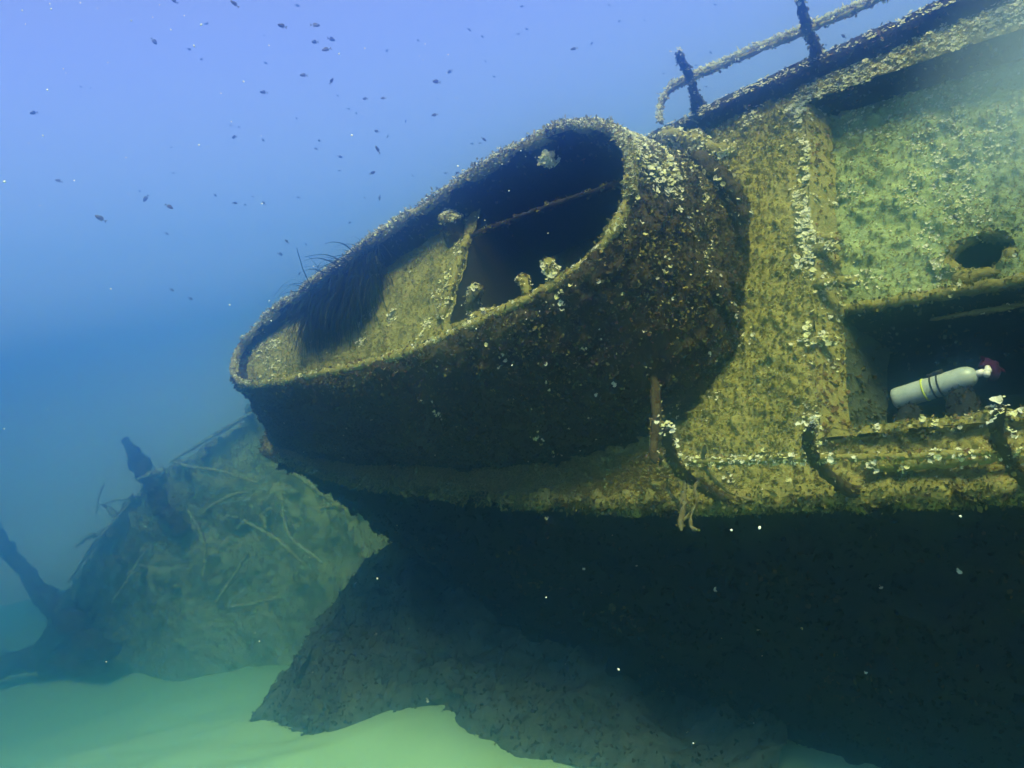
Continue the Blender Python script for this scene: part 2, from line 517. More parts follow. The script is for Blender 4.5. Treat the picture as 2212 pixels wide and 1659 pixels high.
# --- broken edge of the deck round the hold: thickness faces, with the coaming kerb
mb = MB()
vv = np.linspace(HV0, HV1, 90)
G = np.stack([np.stack([BREAK(vv) + 0.02 * k, vv, 0 * vv - 0.06 * k + 0.01], -1) for k in range(4)])
encrust(mb, G, amp=0.015, dens=1100, size=0.018, disc=30, dsize=0.015, flip=True)
uu = np.linspace(0.36, 4.0, 150)
G = np.stack([np.stack([uu, HV1 - 0.03 - (uu - 0.4) * 0.09 + 0 * uu, 0 * uu + 0.012 - 0.19 * k / 5], -1) for k in range(6)])
encrust(mb, G, amp=0.01, dens=800, size=0.014, mats=(3, 8, 3, 4), base=9, flip=True)
crust_box(mb, (2.35, 0.275, 0.02), ((1, 0, 0), (0, 1, 0), (0, 0, 1)), (1.68, 0.02, 0.03), amp=0.03, dens=2500, size=0.014, disc=70, dsize=0.015, single=260)
# knobs of growth jutting from the broken edge
for (u, v, l) in ((0.62, 1.12, 0.16), (0.56, 1.40, 0.12), (0.60, 1.34, 0.07), (0.63, 0.80, 0.05)):
    crust_tube(mb, [(u - 0.06, v, 0.01), (u + l * 0.5, v - 0.005, 0.0), (u + l, v - 0.03, -0.02)], 0.026, disc=140, single=300, dsize=0.015, seed=int(u * 100))
edge = mb.build("hold_coaming", WRECK, ship)

# --- far gunwale bar, near gunwale rub rail with a ragged fringe
mb = MB()
us = np.linspace(-5.15, 4.0, 260)
path = np.stack([us, gun_far(us) - 0.10, 0 * us - 0.01], -1)
prof = np.array([(-0.05, -0.06), (-0.05, 0.05), (-0.02, 0.11), (0.05, 0.11), (0.07, 0.0), (0.07, -0.1)])
G = path[None] + np.stack([np.zeros((6, 1)), prof[:, :1], prof[:, 1:]], -1)
encrust(mb, G, amp=0.012, dens=1000, size=0.016, disc=0, mats=(3, 8, 3, 4), base=9, flip=True)
P, N = sample(G[2:4], np.tile(np.array([0, 0.6, 0.8]), (2, 260, 1)), 1500)
k = P[:, 0] > -1.2
discs(mb, P[k], N[k], 0.016)
mb.build("bulwark", WRECK, ship)

mb = MB()
us = np.linspace(-5.17, 4.0, 420)
gv = gun(us)
prof = np.array([(0.05, 0.015), (0.0, 0.03), (-0.035, 0.02), (-0.05, -0.03), (-0.04, -0.10), (0.0, -0.13)])
G = np.stack([us, gv, 0 * us], -1)[None] + np.stack([np.zeros((6, 1)), prof[:, :1], prof[:, 1:]], -1)
encrust(mb, G, amp=0.025, dens=5500, size=0.0085, mats=(1, 8, 3, 3), flip=True, disc=6, single=10, dsize=0.014)
P, N = sample(G[1:4], np.tile(np.array([0, -0.6, 0.5]), (3, 420, 1)), 2600)
tufts(mb, P, N + np.array([0, -0.5, -0.1]), 0.024, 4, mats=(1, 8, 3, 3), wide=0.45)
mb.build("rub_rail", WRECK, ship)

# --- hull side, falling away below the near gunwale, and the far side
def hull(mb, far=False):
    us = np.linspace(-5.19, 4.0, 190)
    s = np.linspace(0, 1, 64)[:, None]
    g = gun_far(us) if far else gun(us)
    mid = 1.33
    sgn = -1 if far else 1
    bul = np.interp(us, [-5.75, -5.0, -4.0, -2.5, 0.0, 4.0], [0.0, 0.18, 0.55, 0.9, 1.0, 1.0])[None] * sgn
    dep = np.interp(us, [-5.75, -5.0, -4.0, -2.5, 4.0], [1.2, 1.7, 1.95, 2.0, 2.0])[None]
    q = np.clip(s / 0.75, 0, 1)
    k = np.clip((s - 0.75) / 0.25, 0, 1)
    side = g - bul * q ** 0.9
    V = side + (mid - side) * (1 - np.cos(k * math.pi / 2))
    W = -dep * q - 1.1 * np.sin(k * math.pi / 2)
    return np.stack([us + 0 * V, V, W - 0.01], -1)
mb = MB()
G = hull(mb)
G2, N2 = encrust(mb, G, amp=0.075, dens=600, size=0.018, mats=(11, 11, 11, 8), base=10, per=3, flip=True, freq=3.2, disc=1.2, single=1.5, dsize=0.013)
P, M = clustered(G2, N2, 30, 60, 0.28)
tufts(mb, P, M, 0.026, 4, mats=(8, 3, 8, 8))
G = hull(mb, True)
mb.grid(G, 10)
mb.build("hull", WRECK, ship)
# --- open teardrop deckhouse
RIM = [(-3.95, 0.95), (-4.0, 1.12), (-3.88, 1.25), (-3.48, 1.42), (-2.85, 1.56), (-2.3, 1.69), (-1.79, 1.78), (-1.33, 1.85), (-0.92, 1.89),
       (-0.54, 1.89), (-0.27, 1.81), (-0.05, 1.66), (0.09, 1.46), (0.14, 1.27), (0.12, 1.11), (0.06, 0.98), (-0.06, 0.87), (-0.25, 0.79),
       (-0.57, 0.735), (-0.92, 0.68), (-1.32, 0.635), (-1.79, 0.63), (-2.37, 0.66), (-3.02, 0.70), (-3.67, 0.79)]
BASE = [(-4.95, 0.80), (-5.12, 1.1), (-4.95, 1.35), (-4.3, 1.6), (-3.3, 1.85), (-2.6, 2.0), (-2.0, 2.12), (-1.45, 2.2), (-0.98, 2.26),
        (-0.52, 2.26), (-0.2, 2.15), (0.02, 1.92), (0.12, 1.62), (0.14, 1.29), (0.14, 1.0), (0.11, 0.83), (-0.06, 0.58), (-0.30, 0.42),
        (-0.66, 0.34), (-1.02, 0.30), (-1.45, 0.30), (-1.95, 0.33), (-2.7, 0.40), (-3.5, 0.50), (-4.4, 0.66)]
NC = 420
both, tt = spline(np.concatenate([np.array(RIM), np.array(BASE)], 1), NC, closed=True)
rim, bas = both[:, :2], both[:, 2:]
FLOOR_W = 0.78
RIM_W = 1.0
cen = np.array([-1.6, 1.25])
tan = np.roll(rim, -1, 0) - np.roll(rim, 1, 0)
nrm = unit(np.stack([tan[:, 1], -tan[:, 0]], 1))
nrm *= np.sign(((rim - rim.mean(0)) * nrm).sum(1).mean())      # outward
house = empty("deckhouse")
house.parent = ship

def house_prob(P):
    top = np.clip((P[:, 1] - 1.35) / 0.5, 0, 1)
    endr = np.exp(-((P[:, 0] - 0.1) / 0.5) ** 2)
    high = np.clip((P[:, 2] - 0.35) / 0.6, 0, 1)
    return np.clip(endr * (0.15 + 1.3 * top) * (0.3 + high) + 0.02, 0, 1)
rows = (np.linspace(0, 1, 60) ** 1.3)[:, None, None]
roll_e = np.where(rim[:, 1] > 1.2, np.interp(rim[:, 1], [1.2, 1.6], [0.6, 1.3]), 0.5)
roll_e = np.maximum(roll_e, np.interp(rim[:, 0], [-3.9, -3.2, -2.4], [1.25, 0.9, 0.5]))
roll = rows ** roll_e[None, :, None]
top3 = np.concatenate([rim, np.full((NC, 1), RIM_W)], 1)
bas3 = np.concatenate([bas, np.full((NC, 1), 0.0)], 1)
bulge = np.sin(rows * math.pi) * 0.03
Gw = top3[None] * (1 - roll) + bas3[None] * roll
Gw[..., 2] = RIM_W * (1 - rows[..., 0])
Gw = Gw + bulge * np.concatenate([nrm, np.zeros((NC, 1))], 1)[None]
mb = MB()
fl = ((normals(Gw, True)[20] * np.concatenate([nrm, np.zeros((NC, 1))], 1)).sum(1).mean() < 0)
encrust(mb, Gw, True, amp=0.03, dens=3600, size=0.012, mats=RUSTY, base=7, flip=fl, disc=40, disc_prob=house_prob, single=90, dsize=0.015, wide=0.9)
hi = (bas[:, 1] > 1.25) & (rim[:, 0] > -0.75)
cols = np.where(hi)[0]
Gx = Gw[:26, cols[0]:cols[-1] + 1]
Nx = normals(Gx) * (-1 if fl else 1)
P, M = sample(Gx, Nx, area_of(Gx) * 5000)
k = rng.random(len(P)) < np.clip((P[:, 1] - 1.15) * 1.5, 0, 1) * np.clip(vnoise(P * 5, 63) + 0.75, 0.1, 1)
discs(mb, P[k] + M[k] * 0.02, M[k], 0.017, cream=0.3)
P, M = sample(Gx, Nx, area_of(Gx) * 2500)
k = rng.random(len(P)) < np.clip((P[:, 1] - 1.2) * 1.6, 0, 1)
tufts(mb, P[k] + M[k] * 0.015, M[k], 0.016, 3, mats=(1, 2, 1, 2))
cols = np.where((rim[:, 0] > -0.9))[0]
Gx = np.roll(Gw, 0, 1)[:44, cols]
Nx = normals(Gx) * (-1 if fl else 1)
P, M = sample(Gx, Nx, area_of(Gx) * 3600)
k = rng.random(len(P)) < np.clip(vnoise(P * 6, 67) + 0.5, 0.05, 1) * np.clip((P[:, 1] - 0.55) * 1.6, 0.1, 1) * np.clip(P[:, 2] * 1.6, 0.1, 1)
tufts(mb, P[k] + M[k] * 0.012, M[k], 0.012, 3, mats=(1, 2, 8, 12))
P, M = sample(Gx, Nx, area_of(Gx) * 700)
k = rng.random(len(P)) < np.clip(vnoise(P * 8, 68) + 0.35, 0.02, 1) * np.clip((P[:, 1] - 0.7) * 1.2, 0.05, 1)
discs(mb, P[k] + M[k] * 0.02, M[k], 0.013)
mb.build("outer_wall", WRECK, house)

inn = rim - nrm * 0.035
inner_top = np.concatenate([inn, np.full((NC, 1), RIM_W)], 1)
inner_bot = np.concatenate([rim - nrm * 0.06, np.full((NC, 1), FLOOR_W - 0.03)], 1)
rows = np.linspace(0, 1, 18)[:, None, None]
mb = MB()
Gi = inner_top[None] * (1 - rows) + inner_bot[None] * rows
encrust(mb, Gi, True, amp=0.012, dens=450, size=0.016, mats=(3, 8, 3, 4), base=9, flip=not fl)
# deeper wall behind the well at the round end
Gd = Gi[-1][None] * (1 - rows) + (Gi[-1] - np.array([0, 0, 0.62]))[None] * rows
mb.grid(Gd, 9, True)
mb.build("inner_wall", WRECK, house)

mb = MB()
Gr = np.stack([top3 + np.concatenate([nrm * a, np.full((NC, 1), b)], 1) for a, b in ((0.012, -0.03), (0.018, 0.0), (0.0, 0.016), (-0.03, 0.012), (-0.045, -0.01), (-0.04, -0.04))])
def rim_prob(P):
    upper = P[:, 1] > 1.3
    nearr = (P[:, 0] > -1.5)
    return np.where(upper, 0.9, np.where(nearr, 0.75, 0.25 + 0.5 * (P[:, 0] < -3.3)))
encrust(mb, Gr, True, amp=0.012, dens=1500, size=0.016, flip=fl, disc=150, disc_prob=rim_prob, dsize=0.017, cper=8, crad=0.05, single=1100)
# fringe standing along the upper edge
up = rim[:, 1] > 1.2
Q = np.concatenate([rim, np.full((NC, 1), RIM_W + 0.01)], 1)[up]
Q = np.repeat(Q, 22, 0) + rng.normal(size=(up.sum() * 22, 3)) * np.array([0.012, 0.012, 0.012])
keep = rng.random(len(Q)) < np.clip(vnoise(Q * 4, 61) + 0.65, 0.1, 1)
Q = Q[keep]
discs(mb, Q, np.tile(np.array([0, 0.6, 0.6]), (len(Q), 1)), 0.014, cream=0.3)
tufts(mb, Q, np.tile(np.array([0, 0.7, 0.6]), (len(Q), 1)), 0.02, 2, mats=(2, 1, 1, 6), wide=0.4)
mb.build("rim", WRECK, house)

# floor of the deckhouse top with the stairwell opening
def inside(P, poly):
    x, y = P[..., 0], P[..., 1]
    r = np.zeros(x.shape, bool)
    j = len(poly) - 1
    for i in range(len(poly)):
        xi, yi, xj, yj = *poly[i], *poly[j]
        with np.errstate(divide='ignore', invalid='ignore'):
            c = ((yi > y) != (yj > y)) & (x < (xj - xi) * (y - yi) / (yj - yi) + xi)
        r ^= c
        j = i
    return r
HU0, HU1, HVa, HVb = -1.40, -0.12, 0.93, 1.54
U, V = np.meshgrid(np.arange(-4.05, 0.2, 0.02), np.arange(0.55, 1.95, 0.02))
G = np.stack([U, V, FLOOR_W + 0.12 * np.clip((-U - 2.4) / 1.4, 0, 1)], -1)
cc = G[:-1, :-1] + 0.01
poly = (rim - nrm * 0.03)[::4]
keep = inside(cc, poly) & ~((cc[..., 0] > HU0) & (cc[..., 0] < HU1) & (cc[..., 1] > HVa) & (cc[..., 1] < 1.95))
def floor_prob(P):
    e = np.exp(-((P[:, 0] - HU0 + 0.06) / 0.10) ** 2) + 0.6 * np.exp(-((P[:, 0] + 2.45) / 0.06) ** 2) + 0.6 * (P[:, 0] < -3.4) + 0.5 * (P[:, 0] < -1.2) * (P[:, 0] > -1.7) * (P[:, 1] < 1.35)
    return np.clip(e, 0.02, 1)
mb = MB()
encrust(mb, G, keep=keep, amp=0.02, dens=4500, size=0.0085, disc=70, disc_prob=floor_prob, dsize=0.015, single=60, mats=(1, 1, 3, 2), freq=12)
# shaft below the opening
for (a, b) in (((HU0, HVa), (HU1, HVa)), ((HU1, HVa), (HU1, 1.70)), ((HU0, 1.80), (HU0, HVa))):
    q = np.array([[*a, FLOOR_W - 0.004], [*b, FLOOR_W - 0.004], [*b, 0.06], [*a, 0.06]])
    mb.add(q, [[0, 1, 2, 3]], 9)
mb.build("upper_floor", WRECK, house)
mb = MB()
crust_tube(mb, [(HU0 - 0.06, 0.98, FLOOR_W + 0.02), (HU0 - 0.03, 1.3, FLOOR_W + 0.03), (HU0 - 0.02, 1.58, FLOOR_W + 0.02)], 0.028, disc=120, single=250, dsize=0.015)
crust_tube(mb, [(HU0 - 0.1, 1.57, FLOOR_W + 0.01), (-0.8, 1.55, FLOOR_W + 0.015), (-0.08, 1.50, FLOOR_W + 0.015)], 0.015, mats=(3, 8, 3, 11), base=9, disc=8)
mb.build("stairwell_coaming", WRECK, house)
mb = MB()
crust_tube(mb, [(-1.60, 1.56, 0.68), (-1.585, 1.64, 0.78), (-1.57, 1.71, 0.88)], [0.075, 0.065, 0.07], mats=(8, 3, 8, 1), base=7, disc=0, nseg=20)
G = tube_grid([(-1.572, 1.69, 0.865), (-1.565, 1.73, 0.91)], [0.08, 0.055], 6, 20, 0.6)
encrust(mb, G, True, amp=0.01, dens=1800, size=0.014, disc=300, dsize=0.015, single=500, cper=8, crad=0.05, flip=out_normals(G))
mb.build("vent_pipe", WRECK, house)
for (pts, r) in (([(-0.46, 0.78, 0.97), (-0.47, 0.84, 1.01), (-0.50, 0.88, 1.01), (-0.53, 0.89, 0.97)], 0.03),
                 ([(-0.28, 0.83, 0.98), (-0.28, 0.88, 1.03), (-0.31, 0.92, 1.03), (-0.35, 0.925, 0.99)], 0.032),
                 ([(-0.75, 0.80, 0.9), (-0.9, 0.83, 0.9), (-1.05, 0.84, 0.88)], 0.03),
                 ([(-1.25, 1.02, 0.72), (-1.2, 1.06, 0.80), (-1.12, 1.10, 0.82)], 0.04)):
    mb = MB()
    crust_tube(mb, pts, r, disc=160, single=200, dsize=0.016, seed=int(r * 1000), mats=RUSTY)
    mb.build("hook", WRECK, house)
# brackets on the outside of the round end
mb = MB()
crust_tube(mb, [(0.02, 1.88, 0.45), (0.10, 1.78, 0.38), (0.20, 1.66, 0.28), (0.22, 1.50, 0.2)], [0.03, 0.045, 0.04, 0.03], disc=60, single=120, dsize=0.016, mats=RUSTY, base=7, rough=0.6)
mb.build("bracket", WRECK, house)
mb = MB()
crust_tube(mb, [(-0.25, 2.1, 0.45), (-0.05, 2.02, 0.40), (0.08, 1.93, 0.36), (0.16, 1.97, 0.25)], [0.04, 0.05, 0.045, 0.03], disc=200, single=500, dsize=0.016, mats=(1, 2, 1, 2), rough=0.6)
mb.build("bracket", WRECK, house)
mb = MB()
crust_tube(mb, [(-0.06, 1.10, 0.46), (0.05, 1.14, 0.42), (0.14, 1.12, 0.35), (0.20, 1.0, 0.22), (0.22, 0.9, 0.1)], [0.06, 0.075, 0.06, 0.03, 0.02], disc=40, single=90, dsize=0.015, mats=RUSTY, base=7, rough=0.6)
mb.build("bracket", WRECK, house)

# --- hold seen through the missing deck: sloping plating with a porthole, ledge, recess below
LEDGE = 1.12
U, V = np.meshgrid(np.arange(-0.2, 3.2, 0.0125), np.arange(LEDGE, 2.85, 0.0125))
W = -0.19 - 0.11 * np.clip((2.4 - V) / 1.2, 0, 1) - 0.02 * (U - 0.5)
G = np.stack([U, V, W], -1)
cu, cv = U[:-1, :-1] + 0.006, V[:-1, :-1] + 0.006
pr = np.hypot((cu - 1.23) / 0.155, (cv - 1.29) / 0.115) + 0.12 * vnoise(np.stack([cu, cv, 0 * cu], -1) * 9, 71)
keep = pr > 1.0
def hold_prob(P):
    return np.clip(0.0 + 1.1 * (vnoise(P * 2.6, 73) + 0.25), 0.02, 1)
M_HOLD = noise_mat("hold_crust", [(0.28, (0.140, 0.175, 0.070)), (0.45, (0.238, 0.280, 0.126)), (0.6, (0.322, 0.378, 0.182)), (0.78, (0.238, 0.280, 0.126))], bump=0.8, scale=3.5)
HOLDM = list(WRECK); HOLDM[0] = M_HOLD; HOLDM[3] = M_OLIVE; HOLDM[2] = M_OCHRE; HOLDM[1] = M_OCHRE; HOLDM[4] = M_OCHRE
mb = MB()
encrust(mb, G, keep=keep, amp=0.03, dens=5000, size=0.0085, disc=80, disc_prob=hold_prob, dsize=0.012, single=200, cper=9, crad=0.08, freq=11)
plate = mb.build("inner_plating", HOLDM, ship)
mb = MB()
a = np.linspace(0, 2 * math.pi, 40, endpoint=False)
ring = np.stack([1.23 + 0.17 * np.cos(a), 1.29 + 0.13 * np.sin(a), 0 * a - 0.33], -1)
G = np.stack([ring, ring - np.array([0, 0, 0.12]), ring - np.array([-0.02, 0.02, 0.5])])
mb.grid(G, 9, True)
mb.add(np.concatenate([G[-1], G[-1].mean(0)[None]]), np.stack([np.arange(40), (np.arange(40) + 1) % 40, np.full(40, 40)], 1), 9)
crust_tube(mb, [(1.23 + 0.155 * math.cos(t) * (1 + 0.12 * math.sin(3 * t)), 1.29 + 0.118 * math.sin(t), -0.325) for t in np.linspace(0, 2 * math.pi, 25)], 0.028, disc=60, single=60, mats=(1, 8, 3, 1), rough=0.9)
mb.build("porthole", WRECK, ship)
mb = MB()
crust_tube(mb, [(0.35, LEDGE + 0.03, -0.30), (0.9, LEDGE + 0.0, -0.30), (2.0, LEDGE - 0.02, -0.34), (3.9, LEDGE - 0.02, -0.4)], 0.03, disc=40, single=30, mats=(1, 8, 3, 3))
crust_tube(mb, [(0.95, LEDGE - 0.05, -0.45), (1.6, LEDGE - 0.06, -0.46), (3.9, LEDGE - 0.06, -0.5)], 0.012, disc=40, single=60, mats=(1, 8, 3, 3))
mb.build("ledge", WRECK, ship)
# recess: side bulkhead, underside, floor, dark interior
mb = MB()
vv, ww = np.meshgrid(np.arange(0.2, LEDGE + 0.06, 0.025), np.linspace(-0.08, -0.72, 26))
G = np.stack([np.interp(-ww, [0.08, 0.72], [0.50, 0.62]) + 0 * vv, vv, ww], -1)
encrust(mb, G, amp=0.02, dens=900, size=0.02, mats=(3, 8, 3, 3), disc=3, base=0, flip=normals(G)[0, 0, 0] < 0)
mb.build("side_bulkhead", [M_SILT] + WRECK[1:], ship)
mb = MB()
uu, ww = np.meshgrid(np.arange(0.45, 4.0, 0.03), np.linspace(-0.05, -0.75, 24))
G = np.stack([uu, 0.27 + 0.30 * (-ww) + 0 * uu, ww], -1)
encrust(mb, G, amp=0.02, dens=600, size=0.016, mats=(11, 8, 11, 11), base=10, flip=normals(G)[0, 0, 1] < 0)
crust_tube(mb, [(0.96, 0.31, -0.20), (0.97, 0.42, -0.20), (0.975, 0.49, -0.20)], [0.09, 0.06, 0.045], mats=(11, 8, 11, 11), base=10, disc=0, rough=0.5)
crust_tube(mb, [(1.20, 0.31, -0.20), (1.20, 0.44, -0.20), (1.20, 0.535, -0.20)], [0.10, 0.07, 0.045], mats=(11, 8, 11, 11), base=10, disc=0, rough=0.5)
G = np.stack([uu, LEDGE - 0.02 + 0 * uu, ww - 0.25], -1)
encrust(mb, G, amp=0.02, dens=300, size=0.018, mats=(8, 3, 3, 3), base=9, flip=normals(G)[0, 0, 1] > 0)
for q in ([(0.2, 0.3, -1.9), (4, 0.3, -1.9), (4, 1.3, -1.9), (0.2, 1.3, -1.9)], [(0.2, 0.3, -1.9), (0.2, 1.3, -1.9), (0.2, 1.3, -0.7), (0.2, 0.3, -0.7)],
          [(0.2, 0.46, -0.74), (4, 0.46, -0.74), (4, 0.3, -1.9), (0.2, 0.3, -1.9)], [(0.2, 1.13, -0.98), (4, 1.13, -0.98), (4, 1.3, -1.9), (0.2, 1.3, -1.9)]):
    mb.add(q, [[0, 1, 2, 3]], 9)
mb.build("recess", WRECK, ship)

# --- railings: near side (broken), far side
def rail_prob(P): return np.full(len(P), 0.8)
rl = empty("railing"); rl.parent = ship
tag(rl, "broken railing along the lower deck edge")
for (b, k, t, tip) in (((0.17, 0.0, 0.0), (0.15, 0.03, 0.35), (0.26, 0.12, 0.62), 0.02), ((0.81, 0.0, 0.0), (0.83, 0.03, 0.35), (0.98, 0.04, 0.66), 0.026), ((1.50, 0.0, 0.0), (1.55, 0.0, 0.35), (1.64, 0.02, 0.68), 0.03)):
    mb = MB()
    b, k, t = map(np.array, (b, k, t))
    crust_tube(mb, [b + (0.08, 0.0, -0.02), b + (0.02, 0.0, 0.08), (b + k) / 2 + (0, 0, 0.03), k, (k + t) / 2 + (-0.02, 0, 0), t], [0.030, 0.026, 0.024, 0.022, 0.022, 0.02], disc=10, single=20, mats=(8, 8, 3, 1), base=7, dsize=0.012, seed=int(b[0] * 50))
    P = t + rng.normal(size=(15, 3)) * 0.02
    discs(mb, P, np.tile(np.array([0, 0.5, 0.8]), (15, 1)), 0.018)
    P = k + (t - k) * rng.random((15, 1)) + np.array([0.02, 0.02, 0.0]) + rng.normal(size=(15, 3)) * 0.008
    discs(mb, P, np.tile(np.array([0.7, 0.5, 0.3]), (15, 1)), 0.014)
    mb.build("stanchion", WRECK, rl)
mb = MB()
crust_tube(mb, [(0.03, 0.085, 0.35), (0.4, 0.06, 0.35), (0.83, 0.035, 0.355), (1.28, 0.01, 0.35), (1.9, 0.0, 0.35), (3.0, 0.0, 0.35)], 0.014, disc=160, single=700, dsize=0.014, dens=2200)
mb.build("rail", WRECK, rl)
mb = MB()
crust_tube(mb, [(0.05, 0.085, 0.35), (-0.0, 0.10, 0.35), (-0.02, 0.16, 0.35), (-0.04, 0.35, 0.35), (-0.11, 0.64, 0.35)], [0.018, 0.02, 0.024, 0.024, 0.02], disc=60, single=40, mats=(4, 2, 8, 4), base=7, dsize=0.012)
mb.build("rail", WRECK, rl)
mb = MB()
crust_tube(mb, [(-0.245, 0.66, 0.35), (-0.26, 0.76, 0.35), (-0.27, 0.86, 0.35)], [0.032, 0.038, 0.034], disc=80, single=60, mats=(1, 2, 8, 4), dsize=0.013)
mb.build("rail", WRECK, rl)
mb = MB()   # low strake between rail and gunwale
crust_tube(mb, [(0.9, 0.11, 0.06), (1.5, 0.10, 0.07), (3.0, 0.1, 0.07)], 0.03, disc=90, single=20, dsize=0.016)
mb.build("rail", WRECK, rl)

rl = empty("railing"); rl.parent = ship
tag(rl, "railing along the upper deck edge against the blue water")
for (b, k, t) in (((-0.35, 2.68, 0.05), (-0.20, 2.62, 0.34), (-0.17, 2.66, 0.51)), ((0.49, 2.64, 0.05), (0.57, 2.58, 0.31), (0.66, 2.54, 0.58)), ((1.5, 2.64, 0.05), (1.56, 2.58, 0.31), (1.64, 2.56, 0.58))):
    mb = MB()
    crust_tube(mb, [np.array(b) - (0.03, 0, 0.05), b, k, t], [0.05, 0.026, 0.020, 0.022], mats=(8, 3, 3, 1), base=7, disc=40, single=40, dsize=0.011, rough=0.35, seed=int(b[0] * 70))
    P = np.array(t) + rng.normal(size=(20, 3)) * 0.014
    discs(mb, P, np.tile(np.array([0, 0.8, 0.5]), (20, 1)), 0.012)
    mb.build("stanchion", WRECK, rl)
mb = MB()
pth = [(-0.40, 2.38, 0.30), (-0.43, 2.47, 0.30), (-0.42, 2.58, 0.30), (-0.36, 2.63, 0.31), (-0.22, 2.62, 0.32), (0.2, 2.60, 0.32), (0.57, 2.58, 0.31), (1.0, 2.57, 0.30), (1.56, 2.57, 0.30), (3.0, 2.57, 0.3)]
crust_tube(mb, pth, 0.016, disc=60, single=250, dsize=0.011, mats=(2, 1, 1, 6), rough=0.3)
Q, _ = spline(pth, 500)
Q = np.repeat(Q, 4, 0) + np.array([0, 0.02, 0.012]) + rng.normal(size=(2000, 3)) * 0.008
discs(mb, Q, np.tile(np.array([0, 0.8, 0.5]), (2000, 1)), 0.014, cream=0.3)
tufts(mb, Q, np.tile(np.array([0, 0.8, 0.5]), (2000, 1)), 0.016, 2, mats=(2, 6, 6, 6), wide=0.3)
mb.build("rail", WRECK, rl)

# ---------------------------------------------------------------- seagrass in the deckhouse
def blade(mb, root, d0, L, wd, grav, mat):
    n = 9
    p = np.array(root, float); d = unit(np.array(d0, float))
    side = unit(np.cross(d, rand_unit(1)[0]))
    pts = []
    for i in range(n):
        t = i / (n - 1)
        pts += [p - side * wd * (1 - 0.5 * t), p + side * wd * (1 - 0.5 * t)]
        d = unit(d + np.array(grav) * 0.16 + rng.normal(size=3) * 0.07)
        p = p + d * L / n
    k = np.arange(n - 1)[:, None] * 2
    mb.add(np.array(pts), k + np.array([[0, 1, 3, 2]]), mat)
M_GRASS = leaf_mat("seagrass_blade", (0.012, 0.020, 0.012), (0.028, 0.042, 0.020), scale=14)
M_GRASS_PALE = leaf_mat("pale_blade", (0.25, 0.28, 0.16), (0.35, 0.36, 0.2), scale=14)
mb = MB()
DOWN = -UP_SHIP
for i in range(2200):
    u = rng.uniform(-3.0, -2.3)
    v = np.interp(u, [-3.5, -2.85, -2.3], [1.36, 1.50, 1.64]) + rng.normal() * 0.05 - 0.02
    v -= rng.random() * 0.18
    root = np.array([u, v, FLOOR_W + 0.05 + rng.uniform(0.0, 0.12)])
    d0 = np.array([rng.normal() * 0.25, rng.uniform(-0.6, 0.35), 0.45 + rng.normal() * 0.2])
    blade(mb, root, d0, rng.uniform(0.22, 0.5), rng.uniform(0.003, 0.006), DOWN * rng.uniform(1.2, 2.6), 1 if rng.random() < 0.012 else 0)
for i in range(60):
    u = rng.uniform(-2.95, -2.4)
    v = np.interp(u, [-3.5, -2.85, -2.3], [1.40, 1.54, 1.68])
    blade(mb, (u, v, FLOOR_W + 0.1), np.array([rng.normal() * 0.22, 0.8, 0.55]), rng.uniform(0.08, 0.2), rng.uniform(0.002, 0.004), (0, 0.1, 0.1), 0)
sg = mb.build("seagrass", [M_GRASS, M_GRASS_PALE])
sg.matrix_world = SHIP
tag(sg, "dark seagrass clump hanging inside the teardrop deckhouse", "seagrass")

# sponge patch on the inner wall
mb = MB()
P = np.array([-0.66, 1.80, 0.90]) + rng.normal(size=(130, 3)) * np.array([0.03, 0.012, 0.022])
discs(mb, P, np.tile(np.array([0.2, -0.7, 0.6]), (130, 1)), 0.018, up=np.array([0, 0, 1.0]), cream=0.2)
sp = mb.build("sponge", WRECK)
sp.matrix_world = SHIP
tag(sp, "pale sponge patch on the dark upper inside wall of the deckhouse", "sponge")

# ---------------------------------------------------------------- dangling lines at the first stanchion
M_ROPE = noise_mat("rope_fuzz", [(0.3, (0.07, 0.06, 0.03)), (0.7, (0.22, 0.2, 0.11))], scale=30, bump=0.5)
ROPEM = [M_ROPE] + WRECK[1:]
def rope(paths, label):
    mb = MB()
    for pth, r in paths:
        crust_tube(mb, pth, r, dens=1500, size=0.01, disc=0, single=60, dsize=0.008, nseg=8, rough=0.5, mats=(1, 8, 3, 1))
    o = mb.build("rope", ROPEM)
    o.matrix_world = SHIP
    tag(o, label, "rope", "fouled ropes at the broken railing")
rope([([(0.04, 0.10, 0.36), (0.10, 0.085, 0.42), (0.20, 0.06, 0.40)], 0.009)], "short stiff rope end crossing in front of the left stanchion of the lower railing")
rope([([(0.05, 0.02, 0.3), (0.02, -0.02, 0.25), (0.08, -0.08, 0.24), (0.13, -0.10, 0.28)], 0.007)], "thin rope looping below the foot of the left stanchion")
rope([([(0.15, 0.0, 0.3), (0.155, -0.03, 0.3), (0.16, -0.08, 0.3), (0.17, -0.12, 0.3), (0.165, -0.19, 0.3), (0.17, -0.245, 0.3)], [0.007, 0.008, 0.014, 0.014, 0.014, 0.008])],
     "thick frayed rope end dangling straight down over the dark hull")
rope([([(0.21, 0.02, 0.25), (0.215, -0.04, 0.3), (0.235, -0.09, 0.3), (0.23, -0.13, 0.3), (0.215, -0.18, 0.3), (0.225, -0.23, 0.3), (0.26, -0.245, 0.3)], 0.0075), ([(0.23, -0.12, 0.3), (0.20, -0.17, 0.3), (0.175, -0.20, 0.3)], 0.007)],
     "thin forked rope end dangling beside the thick one over the dark hull")
rope([([(0.33, 0.12, 0.42), (0.27, 0.06, 0.33), (0.25, 0.03, 0.2), (0.28, 0.0, 0.1), (0.36, -0.02, 0.04)], 0.008)],
     "thin rope sagging from the left stanchion to the deck edge")

